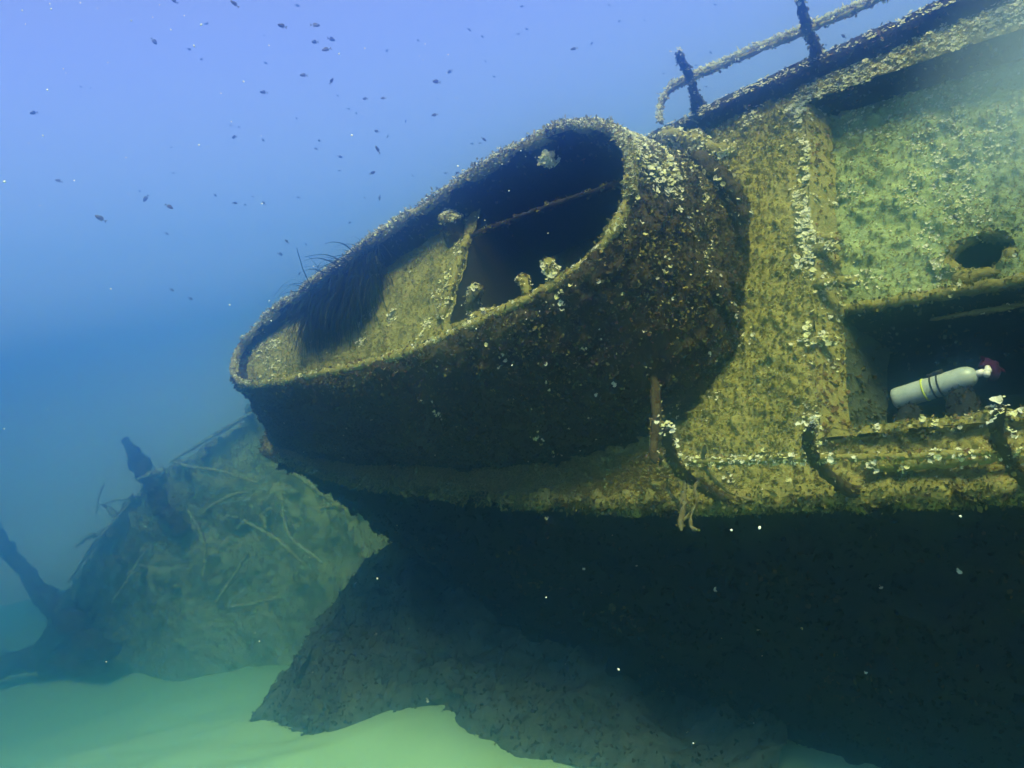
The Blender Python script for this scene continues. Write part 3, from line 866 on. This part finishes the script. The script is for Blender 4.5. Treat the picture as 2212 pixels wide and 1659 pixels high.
# ---------------------------------------------------------------- scuba tank
M_ALU = noise_mat("tank_metal", [(0.30, (0.17, 0.21, 0.18)), (0.42, (0.32, 0.37, 0.33)), (0.6, (0.40, 0.45, 0.41)), (0.75, (0.46, 0.51, 0.46))], scale=9, bump=0.12, rough=0.38, spec=0.5, scale2=70)
M_STRAP = noise_mat("black_strap", [(0.3, (0.012, 0.012, 0.014)), (0.7, (0.03, 0.03, 0.03))], bump=0.2)
M_YEL = noise_mat("yellow_band", [(0.3, (0.5, 0.6, 0.05)), (0.7, (0.65, 0.75, 0.08))], bump=0.1)
M_BRASS = noise_mat("valve_chrome", [(0.3, (0.6, 0.6, 0.58)), (0.7, (0.75, 0.75, 0.72))], bump=0.05, rough=0.25, spec=0.6)
def lathe(mb, prof, c, ax, mat, nseg=40):
    ax = unit(np.asarray(ax, float)); s = unit(np.cross(ax, (0.1, 0.9, 0.3))); t = np.cross(ax, s)
    a = np.linspace(0, 2 * math.pi, nseg, endpoint=False)
    G = np.array([[np.asarray(c) + ax * h + (s * math.cos(q) + t * math.sin(q)) * r for q in a] for h, r in prof])
    mb.grid(G, mat, True, flip=out_normals(G))
tank = empty("scuba_tank", SHIP)
tag(tank, "grey scuba tank with yellow and black bands lying in the dark recess", "scuba tank")
tc0, tc1 = np.array([0.895, 0.53, -0.20]), np.array([1.27, 0.605, -0.20])
tax = unit(tc1 - tc0); TL = np.linalg.norm(tc1 - tc0); TR = 0.050
mb = MB()
prof = [(0, 0.001), (0, TR * 0.75), (0.006, TR * 0.93), (0.018, TR)] + [(x, TR) for x in np.linspace(0.03, TL - 0.075, 8)]
prof += [(TL - 0.075 + 0.06 * math.sin(q), TR * (0.25 + 0.75 * math.cos(q))) for q in np.linspace(0.1, math.pi / 2, 9)]
lathe(mb, prof, tc0, tax, 0)
mb.build("cylinder_body", [M_ALU], tank)
for x, w, m in ((0.175, 0.0035, M_YEL), (0.222, 0.0035, M_STRAP), (0.257, 0.0035, M_STRAP)):
    x = x / 0.46 * TL
    mb = MB()
    lathe(mb, [(x - w, TR), (x - w, TR + 0.003), (x + w, TR + 0.003), (x + w, TR)], tc0, tax, 0)
    mb.build("band", [m], tank)
mb = MB()
lathe(mb, [(TL - 0.018, 0.001), (TL - 0.018, 0.016), (TL + 0.012, 0.016), (TL + 0.014, 0.011), (TL + 0.045, 0.011), (TL + 0.047, 0.001)], tc0, tax, 0, 16)
q = tc0 + tax * (TL + 0.028)
sv = unit(np.cross(tax, (0, 0.6, 0.8)))
lathe(mb, [(-0.035, 0.001), (-0.035, 0.012), (-0.012, 0.012), (-0.012, 0.007), (0.012, 0.007), (0.014, 0.014), (0.04, 0.014), (0.041, 0.001)], q, sv, 0, 14)
mb.build("valve", [M_BRASS], tank)
mb = MB()
c = tc0 + tax * TL * 0.56 + np.array([0, 0.8, 0.6]) * (TR + 0.008)
lathe(mb, [(-0.02, 0.001), (-0.02, 0.011), (0.02, 0.011), (0.02, 0.001)], c, tax, 0, 10)
c = tc0 + tax * TL * 0.47 + np.array([0, 0.8, 0.6]) * (TR + 0.006)
lathe(mb, [(-0.015, 0.001), (-0.015, 0.009), (0.015, 0.009), (0.015, 0.001)], c, tax, 0, 10)
mb.build("buckle", [M_STRAP], tank)

# crimson soft growth in the recess
M_RED = noise_mat("crimson_growth", [(0.3, (0.04, 0.005, 0.03)), (0.7, (0.07, 0.010, 0.045))], scale=20, bump=0.5)
mb = MB()
G = tube_grid([(1.19, 0.76, -0.60), (1.19, 0.79, -0.58), (1.175, 0.83, -0.57), (1.16, 0.87, -0.56)], [0.015, 0.04, 0.05, 0.02], 14, 18, 0.35, 3)
encrust(mb, G, True, amp=0.01, dens=2500, size=0.02, mats=(0, 0, 0, 0), flip=out_normals(G))
o = mb.build("soft_coral", [M_RED])
o.matrix_world = SHIP
tag(o, "blurry crimson tuft in the dark recess above the tank valve", "coral")

# ---------------------------------------------------------------- far broken-off section
far = empty("wreck_section")
tag(far, "broken off section of wreck fading into blue water beyond the bow", "wreck section")
TOP = [(-10.25, 16.55, -0.82), (-9.57, 16.4, -0.09), (-8.91, 16.24, 0.51), (-8.34, 16.09, 1.05), (-7.77, 15.94, 1.46), (-7.22, 15.79, 1.9), (-6.7, 15.64, 2.39), (-6.3, 15.48, 2.36), (-5.57, 15.33, 2.61), (-4.81, 15.18, 2.88), (-4.07, 14.88, 3.11), (-3.1, 14.34, 3.2), (-1.28, 11.44, 2.72), (0.14, 8.8, 2.23)]
BOT = [(-11.14, 17.82, -1.65), (-9.96, 17.45, -1.65), (-8.16, 16.47, -1.65), (-6.58, 15.12, -1.65), (-5.17, 14.37, -1.65), (-3.85, 13.47, -1.65), (-2.68, 11.87, -1.49), (-1.52, 9.58, -0.98), (-0.4, 7.33, -0.36), (0.3, 6.7, -0.2)]
t1, _ = spline(TOP, 260)
t1 = t1 + (0.28 * fbm(t1, 1.5, 3, 91) + 0.15 * fbm(t1, 5.0, 2, 92))[:, None] * np.array([0.5, 0.0, 0.8]); b1, _ = spline(BOT, 260)
r = np.linspace(0, 1, 110)[:, None, None]
G = t1[None] * (1 - r) + b1[None] * r + np.sin(r * math.pi) * np.array([0.05, 0.25, -0.15])
amp_ = np.sin(r * math.pi * 0.85 + 0.3)[..., 0]
G = G + (amp_ * (0.26 * fbm(G, 0.8, 2, 81) + 0.2 * np.abs(fbm(G, 1.6, 4, 82))))[..., None] * np.array([0.2, -0.7, 0.6])
N = normals(G)
fl = N[..., 2].mean() < 0
UPW = np.array([0, 0, 1.0])
mb = MB()
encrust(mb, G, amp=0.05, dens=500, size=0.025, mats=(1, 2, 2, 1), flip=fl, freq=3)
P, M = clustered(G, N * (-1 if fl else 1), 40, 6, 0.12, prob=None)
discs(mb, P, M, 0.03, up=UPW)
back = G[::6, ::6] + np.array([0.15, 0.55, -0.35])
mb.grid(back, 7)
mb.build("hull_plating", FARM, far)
RIBS = [[(-6.27, 15.33, 2.39), (-5.84, 15.1, 2.23), (-5.27, 14.8, 2.08), (-4.52, 14.34, 1.78)], [(-4.07, 13.51, 2.27), (-3.59, 13.34, 1.85), (-2.86, 12.85, 1.23)],
        [(-4.6, 13.96, 1.69), (-4.97, 14.12, 1.66), (-5.45, 14.27, 1.51)], [(-4.66, 13.66, 1.28), (-4.16, 13.51, 0.91), (-3.59, 13.19, 0.35)],
        [(-4.63, 13.58, 0.78), (-4.92, 13.58, 0.46), (-5.3, 13.58, 0.07)], [(-5.04, 13.43, -0.01), (-4.6, 13.43, -0.02), (-4.25, 13.28, 0.02)],
        [(-6.32, 15.33, 2.39), (-5.57, 15.18, 2.65), (-4.81, 15.03, 2.9), (-4.07, 14.72, 3.13)], [(-8.96, 16.09, 0.51), (-8.27, 15.94, 1.12), (-7.59, 15.79, 1.61), (-7.22, 15.71, 1.9)],
        [(-6.98, 15.18, 0.93), (-7.44, 15.33, 0.47), (-8.05, 15.79, 0.02)], [(-5.92, 14.72, 1.54), (-5.69, 14.57, 0.93), (-5.77, 14.42, 0.32)], [(-3.94, 13.51, 1.54), (-3.88, 13.36, 0.93), (-3.31, 12.8, 0.5)]]
for i, p in enumerate(RIBS):
    mb = MB()
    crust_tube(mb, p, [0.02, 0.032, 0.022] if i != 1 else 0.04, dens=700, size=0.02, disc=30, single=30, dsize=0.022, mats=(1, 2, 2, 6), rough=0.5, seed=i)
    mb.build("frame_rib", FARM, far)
for i in range(26):     # torn stubs and frames standing off the plating
    k = rng.integers(6, 95); j = rng.integers(20, 170)
    if i < 12: k = rng.integers(0, 6)
    p0 = G[k, j]
    d = unit(np.array([rng.normal() * 0.7, -0.5 + rng.normal() * 0.3, 0.6 + rng.normal() * 0.5]))
    L_ = rng.uniform(0.15, 0.5)
    mb = MB()
    crust_tube(mb, [p0 - d * 0.05, p0 + d * L_ * 0.5 + rng.normal(size=3) * 0.05, p0 + d * L_ + rng.normal(size=3) * 0.09], [0.05, 0.03 + 0.03 * rng.random(), 0.02], dens=700, size=0.025, disc=20, dsize=0.022, mats=(1, 2, 3, 3), base=7, rough=0.8, seed=i)
    mb.build("frame_rib", FARM, far)
mb = MB()
crust_tube(mb, [(-7.2, 15.71, 2.99), (-7.07, 15.71, 2.6), (-6.83, 15.64, 1.92), (-6.37, 15.41, 1.08)], [0.05, 0.13, 0.15, 0.2], dens=900, size=0.022, mats=(3, 8, 3, 8), base=7, disc=14, rough=0.65, dsize=0.025, nseg=26)
mb.build("bollard_post", WRECK, far)
mb = MB()
crust_tube(mb, [(-8.11, 15.94, 1.71), (-7.98, 15.94, 2.03), (-7.84, 15.94, 2.25)], 0.018, dens=400, size=0.02, disc=0)
mb.build("bent_pipe", FARM, far)
mb = MB()
crust_tube(mb, [(-8.06, 15.81, 1.84), (-7.62, 15.79, 1.89), (-7.21, 15.71, 1.85)], [0.012, 0.018, 0.025], dens=400, size=0.02, disc=0)
mb.build("bent_pipe", FARM, far)

mb = MB()
crust_tube(mb, [(-13.05, 18.83, 3.74), (-11.76, 18.22, 2.57), (-10.99, 17.61, 1.47), (-10.29, 17.16, 0.62), (-9.58, 16.7, 0.02), (-8.96, 16.4, -0.67), (-8.5, 16.24, -1.05)], [0.05, 0.09, 0.10, 0.13, 0.17, 0.24, 0.26], dens=500, size=0.022, mats=(3, 8, 3, 8), base=7, disc=2, rough=0.6, nseg=22)
bm_ = mb.build("fallen_beam", WRECK)
tag(bm_, "dark fallen beam leaning down to the sand at the far left of the wreck", "beam")
mb = MB()
G = tube_grid([(-13.05, 18.52, -1.28), (-11.24, 17.61, -1.1), (-9.87, 17, -1.05), (-8.65, 16.32, -1.28)], [0.1, 0.22, 0.24, 0.12], 60, 20, 0.6, 5)
encrust(mb, G, True, amp=0.04, dens=500, size=0.022, mats=(3, 8, 3, 8), base=7, flip=out_normals(G))
tag(mb.build("debris_heap", WRECK), "low dark heap of wreck debris half buried in sand beside the beam", "debris")

# rubble under the hull, widened and kept dark in place of its soft shadow
RF = [(-3.64, 8.91, 0.0), (-2.74, 7.96, 0.0), (-2.07, 7.32, 0.0), (-1.74, 7.31, 0.0), (-1.29, 6.88, 0.0), (-0.74, 6.43, 0.0), (-0.26, 5.91, 0.0), (0.37, 5.37, 0.0), (1.09, 4.84, 0.0)]
RB = [(-4.08, 10.2, -0.22), (-3.25, 9.6, -0.01), (-2.58, 9.1, 0.38), (-1.83, 8.7, 1.03), (-1.21, 8.3, 1.27), (-0.53, 7.8, 1.1), (0.05, 7.3, 0.89), (0.87, 6.6, 0.6), (1.71, 6.0, 0.37)]
rf, _ = spline(RF, 200); rb, _ = spline(RB, 200)
rf[:, 2] = sand_height(rf[:, 0], rf[:, 1]) - 0.10
q = np.linspace(0, 1, 90)[:, None, None]
tap = np.clip(np.linspace(0, 1, 200) / 0.28, 0.0, 1)[None, :, None]
tap = tap * tap * (3 - 2 * tap)
G = rf[None] + (rb - rf)[None] * q * (0.06 + 0.94 * tap)
e = np.sin(np.clip(q, 0, 1) * math.pi)[..., 0]
ramp_ = tap[..., 0]
G[..., 2] += ramp_ * 0.24 * e * fbm(G, 1.3, 2, 95) + ramp_ * (0.25 + e) * 0.10 * np.abs(fbm(G, 3.0, 4, 96)) + 0.05 * ramp_ - 0.06 * (1 - ramp_) + 0.10 * np.clip((G[..., 0] + 0.6) / 0.8, 0, 1)
G[..., 1] += 0.22 * fbm(G, 1.6, 3, 97)
mb = MB()
fl = normals(G)[..., 2].mean() < 0
encrust(mb, G, amp=0.04, dens=450, size=0.022, mats=(8, 8, 11, 8), base=0, flip=fl, freq=4, disc=1, single=2)
tag(mb.build("rubble_bank", [M_SILT] + WRECK[1:]), "dark lumpy rubble bank widened to stand in for the shadow between the hull and the pale sand", "debris")

# ---------------------------------------------------------------- fish
M_FISH = noise_mat("fish_skin", [(0.3, (0.03, 0.03, 0.035)), (0.7, (0.07, 0.066, 0.06))], scale=12, bump=0, rough=0.5)
M_FISH_PALE = noise_mat("pale_fish_skin", [(0.3, (0.05, 0.06, 0.04)), (0.7, (0.12, 0.12, 0.07))], scale=12, bump=0, rough=0.5)
def fish_mesh(name, mat, deep=0.2):
    mb = MB()
    xs = np.linspace(0, 1, 14)
    hgt = deep * np.interp(xs, [0, .08, .25, .42, .6, .78, .9, 1], [.04, .45, .9, 1.0, .85, .45, .22, .18])
    a = np.linspace(0, 2 * math.pi, 12, endpoint=False)
    G = np.stack([np.stack([0 * a + 0.5 - x * 0.78, np.cos(a) * h * 0.36, np.sin(a) * h], -1) for x, h in zip(xs, hgt)])
    mb.grid(G, 0, True, flip=out_normals(G))
    def fin(outline, th=0.006):
        o = np.array(outline, float); n = len(o)
        for s in (-th, th):
            V = np.stack([o[:, 0], 0 * o[:, 0] + s, o[:, 1]], -1)
            mb.add(V, [list(range(n))] if s > 0 else [list(range(n))[::-1]], 0)
        V = np.concatenate([np.stack([o[:, 0], 0 * o[:, 0] - th, o[:, 1]], -1), np.stack([o[:, 0], 0 * o[:, 0] + th, o[:, 1]], -1)])
        k = np.arange(n)
        mb.add(V, np.stack([k, (k + 1) % n, (k + 1) % n + n, k + n], 1), 0)
    fin([(-0.26, 0.03), (-0.5, 0.19), (-0.43, 0.02), (-0.40, 0.0)])
    fin([(-0.26, -0.03), (-0.40, 0.0), (-0.43, -0.02), (-0.5, -0.19)])
    fin([(0.25, deep * 0.85), (0.1, deep * 1.38), (-0.05, deep * 1.3), (-0.2, deep * 0.95), (-0.16, deep * 0.4)])
    fin([(0.0, -deep * 0.85), (-0.05, -deep * 1.25), (-0.2, -deep * 0.9), (-0.17, -deep * 0.4)])
    fin([(0.18, -deep * 0.85), (0.07, -deep * 1.3), (0.08, -deep * 0.8)])
    o = mb.build(name, [mat])
    return o
FISH = [(-0.82,3.5,4.35,0.056,-150,42),
 (-1.46,4.82,5.09,0.054,-150,37),
 (-0.66,4.5,4.66,0.072,17,-6),
 (-0.64,3.47,4.21,0.055,178,31),
 (-0.73,4.86,4.73,0.055,-159,1),
 (-0.74,5.64,5.07,0.072,19,-20),
 (-0.6,4.33,4.45,0.069,-163,-9),
 (-1.71,5.09,5.02,0.065,26,-58),
 (-2.2,7.4,5.99,0.071,-26,-28),
 (-0.84,4.92,4.58,0.066,180,16),
 (-0.71,5.06,4.57,0.061,-28,36),
 (-1.16,5.26,4.66,0.071,177,21),
 (0.26,8.68,6.23,0.069,7,-51),
 (-0.1,5.23,4.51,0.07,179,21),
 (-0.01,6.71,5.11,0.064,-176,-19),
 (-0.63,6.0,4.77,0.058,162,15),
 (-0.45,5.36,4.52,0.051,173,11),
 (-0.16,5.62,4.44,0.063,-178,1),
 (-0.55,8.68,5.44,0.055,-149,-55),
 (-0.61,6.16,4.58,0.055,171,31),
 (-0.76,8.68,5.32,0.055,162,-38),
 (-1.64,6.2,4.75,0.063,158,6),
 (-1.71,7.36,5.08,0.051,-23,-49),
 (-0.46,4.5,3.95,0.064,-141,66),
 (-1.34,7.75,5.04,0.055,-177,26),
 (-1.1,7.45,4.84,0.066,23,-19),
 (-1.31,8.68,5.07,0.05,155,10),
 (-0.58,5.1,4.0,0.057,27,22),
 (0.13,5.86,4.29,0.06,30,-37),
 (0.07,8.68,5.08,0.061,-168,11),
 (0.15,8.68,5.07,0.05,-160,-4),
 (-0.25,8.68,4.84,0.061,-170,1),
 (-0.11,6.7,4.31,0.051,-19,13),
 (-0.68,6.14,4.1,0.059,-143,-70),
 (-2.08,5.47,4.22,0.073,-174,-44),
 (-1.9,4.35,3.83,0.083,-149,37),
 (-2.74,5.75,4.53,0.066,-159,24),
 (-2.32,7.74,4.8,0.062,-22,-49),
 (-1.66,5.95,4.21,0.053,2,-16),
 (-2.32,8.68,4.91,0.055,150,28),
 (-1.72,7.01,4.45,0.056,-171,56),
 (-2.23,8.68,4.98,0.05,-14,-11),
 (-1.77,8.68,4.88,0.061,-180,21),
 (-1.43,6.29,3.95,0.056,-158,49),
 (-1.91,8.68,4.12,0.055,151,-45),
 (-1.79,8.68,4.4,0.042,53,-60),
 (-2.85,7.68,4.02,0.073,-7,-41),
 (-2.78,7.91,3.95,0.066,21,-39),
 (-2.5,5.1,4.74,0.062,-158,-4),
 (-3.11,8.53,4.74,0.071,26,-33),
 (-1.44,4.05,3.74,0.058,12,-40),
 (-3.43,8.68,6.39,0.05,93,-72),
 (-3.73,8.68,6.41,0.05,169,21),
 (-3.64,8.68,6.38,0.042,155,10),
 (-3.35,8.68,5.26,0.05,55,-59),
 (-2.08,7.3,5.84,0.051,157,19),
 (-1.8,8.68,6.57,0.044,170,11),
 (-1.8,8.49,6.21,0.054,9,-31),
 (-1.18,8.68,5.82,0.05,139,54),
 (-1.2,7.17,4.92,0.05,154,28),
 (-2.15,7.92,6.43,0.071,-21,-10),
 (-1.83,7.68,4.15,0.069,23,-24),
 (-1.31,8.68,4.53,0.05,-17,9),
 (-0.19,8.68,5.6,0.05,50,-62),
 (0.38,8.68,6.13,0.055,177,61),
 (-0.27,8.68,6.22,0.044,173,41),
 (-0.6,8.68,6.18,0.05,173,-29),
 (-1.2,7.37,6.17,0.059,16,-20),
 (0.36,8.68,5.88,0.05,22,-29),
 (-2.23,8.68,5.7,0.044,177,41),
 (-2.31,8.68,5.73,0.044,-169,11),
 (-2.03,8.68,5.14,0.042,125,59),
 (-2.98,8.68,5.37,0.05,7,-21),
 (-2.95,8.68,5.63,0.044,-4,-21),
 (-1.64,8.68,5.68,0.044,-42,-53),
 (-1.1,8.68,5.67,0.05,-12,-21),
 (-1.03,8.68,5.61,0.044,148,57),
 (0.42,8.68,5.71,0.05,-161,20),
 (-0.59,8.68,4.88,0.044,-14,-50),
 (-1.11,8.68,4.75,0.044,164,40),
 (0.79,8.2,6.15,0.058,177,11),
 (1.71,8.68,6.2,0.05,-179,21),
 (1.78,8.68,6.02,0.044,158,-27),
 (2.03,8.68,5.98,0.044,26,-10),
 (0.8,5.45,4.63,0.066,174,1),
 (1.46,8.68,5.85,0.061,-3,49),
 (2.63,8.68,5.53,0.055,21,-20),
 (0.84,8.68,6.12,0.05,-176,21),
 (0.74,8.68,6.09,0.05,-8,-11),
 (2.46,8.68,5.43,0.044,-157,10),
 (2.52,8.68,5.2,0.039,-19,-20),
 (2.12,8.68,5.41,0.039,176,11),
 (2.77,8.68,6.0,0.055,-158,10),
 (3.12,8.08,5.35,0.072,-18,-1),
 (2.61,5.67,4.45,0.058,-165,40),
 (3.8,8.68,5.38,0.05,34,44),
 (1.52,4.6,3.83,0.044,29,-52),
 (1.59,4.2,3.64,0.051,172,51),
 (1.75,3.2,2.9,0.056,28,-33)]
SPECKS = [(-1.17,2.168,3.352,0.0053),
 (-0.366,1.317,3.237,0.0025),
 (-0.538,1.852,3.454,0.003),
 (-0.588,1.875,3.509,0.0025),
 (-0.397,1.945,3.465,0.0026),
 (-0.228,1.818,3.362,0.0025),
 (-0.549,2.031,3.413,0.0022),
 (-0.706,1.503,3.266,0.0025),
 (-0.838,2.128,3.581,0.0023),
 (-0.717,1.606,3.345,0.0017),
 (-0.741,1.799,3.564,0.0029),
 (-0.749,2.097,3.657,0.0028),
 (-0.562,1.904,3.548,0.0021),
 (-0.485,1.51,3.379,0.0016),
 (-0.184,1.43,3.061,0.0023),
 (-0.734,1.527,3.425,0.0021),
 (-0.817,1.827,3.578,0.0025),
 (-0.729,2.196,3.705,0.0024),
 (-0.933,2.099,3.562,0.0017),
 (-0.768,1.6,3.438,0.0017),
 (-0.63,1.601,3.442,0.0013),
 (-0.527,2.017,2.903,0.0022),
 (-0.664,1.484,3.404,0.0016),
 (0.095,1.612,2.031,0.0035),
 (0.005,1.213,2.626,0.0016),
 (0.043,1.384,2.699,0.0019),
 (-0.346,1.74,2.262,0.0028),
 (-0.016,1.893,2.12,0.0031),
 (0.884,1.815,2.141,0.0039),
 (0.201,1.564,1.889,0.0026),
 (-0.75,2.151,2.084,0.0023),
 (-0.966,1.823,2.182,0.002),
 (0.343,1.356,2.3,0.0044),
 (0.279,1.268,2.324,0.0034),
 (-0.231,2.174,2.747,0.0035)]

proto = fish_mesh("fish", M_FISH, 0.2)
first = True
n_f = len(FISH)
special = {n_f - 3: "small black fish hovering in front of the upper deck edge", n_f - 2: "small black fish beside the broken deck edge near the hold corner",
           n_f - 1: "black fish swimming over the pale speckled plating of the hold", n_f - 5: "dark round fish between the upper railing and the deck edge",
           n_f - 6: "dark fish just above the rail of the upper railing", 35: "pale olive fish alone in blue water left of the wreck, nose down",
           34: "dark fish swimming steeply, alone in the mid left blue water", 0: "slender dark fish at the very top edge of the picture",
           2: "plump dark fish above the tight pair of fish at the top", 6: "plump dark fish just under the tight pair at the top"}
for i, (x, y, z, s, yaw, pit) in enumerate(FISH):
    if i == 0:
        o = proto
    else:
        o = proto.copy(); COL.objects.link(o)
    if i == 35:
        o.data = o.data.copy(); o.data.materials.clear(); o.data.materials.append(M_FISH_PALE)
    o.location = (x, y, z)
    s *= 0.76
    o.scale = (s, s * random.uniform(0.9, 1.1), s * random.uniform(0.8, 1.15))
    o.rotation_euler = (math.radians(random.uniform(-14, 14)), -math.radians(pit), math.radians(yaw))
    if i in special:
        lab, grp = special[i], "fish around the wreck"
    else:
        lab, grp = ("small dark fish of a loose shoal in open blue water", "shoal of small dark fish")
    tag(o, lab, "fish", grp)

# drifting particles in the water
M_SPECK = noise_mat("pale_speck", [(0.3, (0.75, 0.78, 0.72)), (0.7, (0.9, 0.9, 0.85))], bump=0)
mb = MB()
for i in range(70):
    d = rng.uniform(1.2, 3.2)
    SPECKS.append((d * rng.uniform(-0.62, 0.1), d, 2.6 + d * rng.uniform(0.05, 0.42), d * rng.uniform(0.0004, 0.0015)))
for (x, y, z, s) in SPECKS:
    c = np.array([x, y, z])
    a = np.linspace(0, 2 * math.pi, 7, endpoint=False)
    st = 1 + 0.6 * rng.random(3)
    R3 = np.linalg.qr(rng.normal(size=(3, 3)))[0]
    G = np.stack([np.stack([np.cos(a) * math.cos(q), np.sin(a) * math.cos(q), 0 * a + math.sin(q)], -1) for q in np.linspace(-1.5, 1.5, 6)])
    G = (G * (1 + 0.3 * rng.normal(size=G.shape)) * st * s * 0.45) @ R3 + c
    mb.grid(G, 0, True)
tag(mb.build("suspended_particles", [M_SPECK]), kind="stuff")

# ---------------------------------------------------------------- the water itself
def box(name, lo, hi):
    v = [(x, y, z) for x in (lo[0], hi[0]) for y in (lo[1], hi[1]) for z in (lo[2], hi[2])]
    f = [(0, 1, 3, 2), (4, 6, 7, 5), (0, 4, 5, 1), (2, 3, 7, 6), (0, 2, 6, 4), (1, 5, 7, 3)]
    me = bpy.data.meshes.new(name); me.from_pydata(v, [], f); me.update()
    o = bpy.data.objects.new(name, me); COL.objects.link(o)
    return o
haze = box("haze", (-27, -8, -3.6), (27, 31, 6.9))
hm = bpy.data.materials.new("water_haze"); hm.use_nodes = True
hn = hm.node_tree; hn.nodes.clear()
ho = hn.nodes.new("ShaderNodeOutputMaterial"); hv = hn.nodes.new("ShaderNodeVolumePrincipled")
hv.inputs["Color"].default_value = (*HAZE_COLOR, 1)
hv.inputs["Absorption Color"].default_value = (*HAZE_ABSORB, 1)
hv.inputs["Density"].default_value = HAZE_DENSITY
hv.inputs["Anisotropy"].default_value = HAZE_ANISO
hn.links.new(hv.outputs[0], ho.inputs["Volume"])
haze.data.materials.append(hm)
tag(haze, kind="stuff")

# added milky volume, standing in for the pale veil over the upper plating
bpy.ops.mesh.primitive_uv_sphere_add(segments=32, ring_count=16, radius=1.0)
plume = bpy.context.object
plume.name = "milky_veil"; plume.data.name = "milky_veil"
plume.matrix_world = SHIP @ Matrix.Translation((1.95, 1.75, 0.25)) @ Matrix.Diagonal((0.95, 0.85, 0.30, 1))
pm = bpy.data.materials.new("milky_veil_volume"); pm.use_nodes = True
pn = pm.node_tree; pn.nodes.clear()
po = pn.nodes.new("ShaderNodeOutputMaterial"); pv = pn.nodes.new("ShaderNodeVolumePrincipled")
pt = pn.nodes.new("ShaderNodeTexCoord"); pg = pn.nodes.new("ShaderNodeTexGradient"); pg.gradient_type = 'SPHERICAL'
pz = pn.nodes.new("ShaderNodeTexNoise"); pz.inputs["Scale"].default_value = 2.2; pz.inputs["Detail"].default_value = 3
pa = pn.nodes.new("ShaderNodeMath"); pa.operation = 'MULTIPLY'
pb = pn.nodes.new("ShaderNodeMath"); pb.operation = 'MULTIPLY'; pb.inputs[1].default_value = 3.6
pn.links.new(pt.outputs["Object"], pg.inputs["Vector"]); pn.links.new(pt.outputs["Object"], pz.inputs["Vector"])
pn.links.new(pg.outputs["Fac"], pa.inputs[0]); pn.links.new(pz.outputs["Fac"], pa.inputs[1])
pn.links.new(pa.outputs[0], pb.inputs[0]); pn.links.new(pb.outputs[0], pv.inputs["Density"])
pv.inputs["Color"].default_value = (0.75, 0.88, 1.0, 1)
pn.links.new(pv.outputs[0], po.inputs["Volume"])
plume.data.materials.append(pm)
tag(plume, kind="stuff")
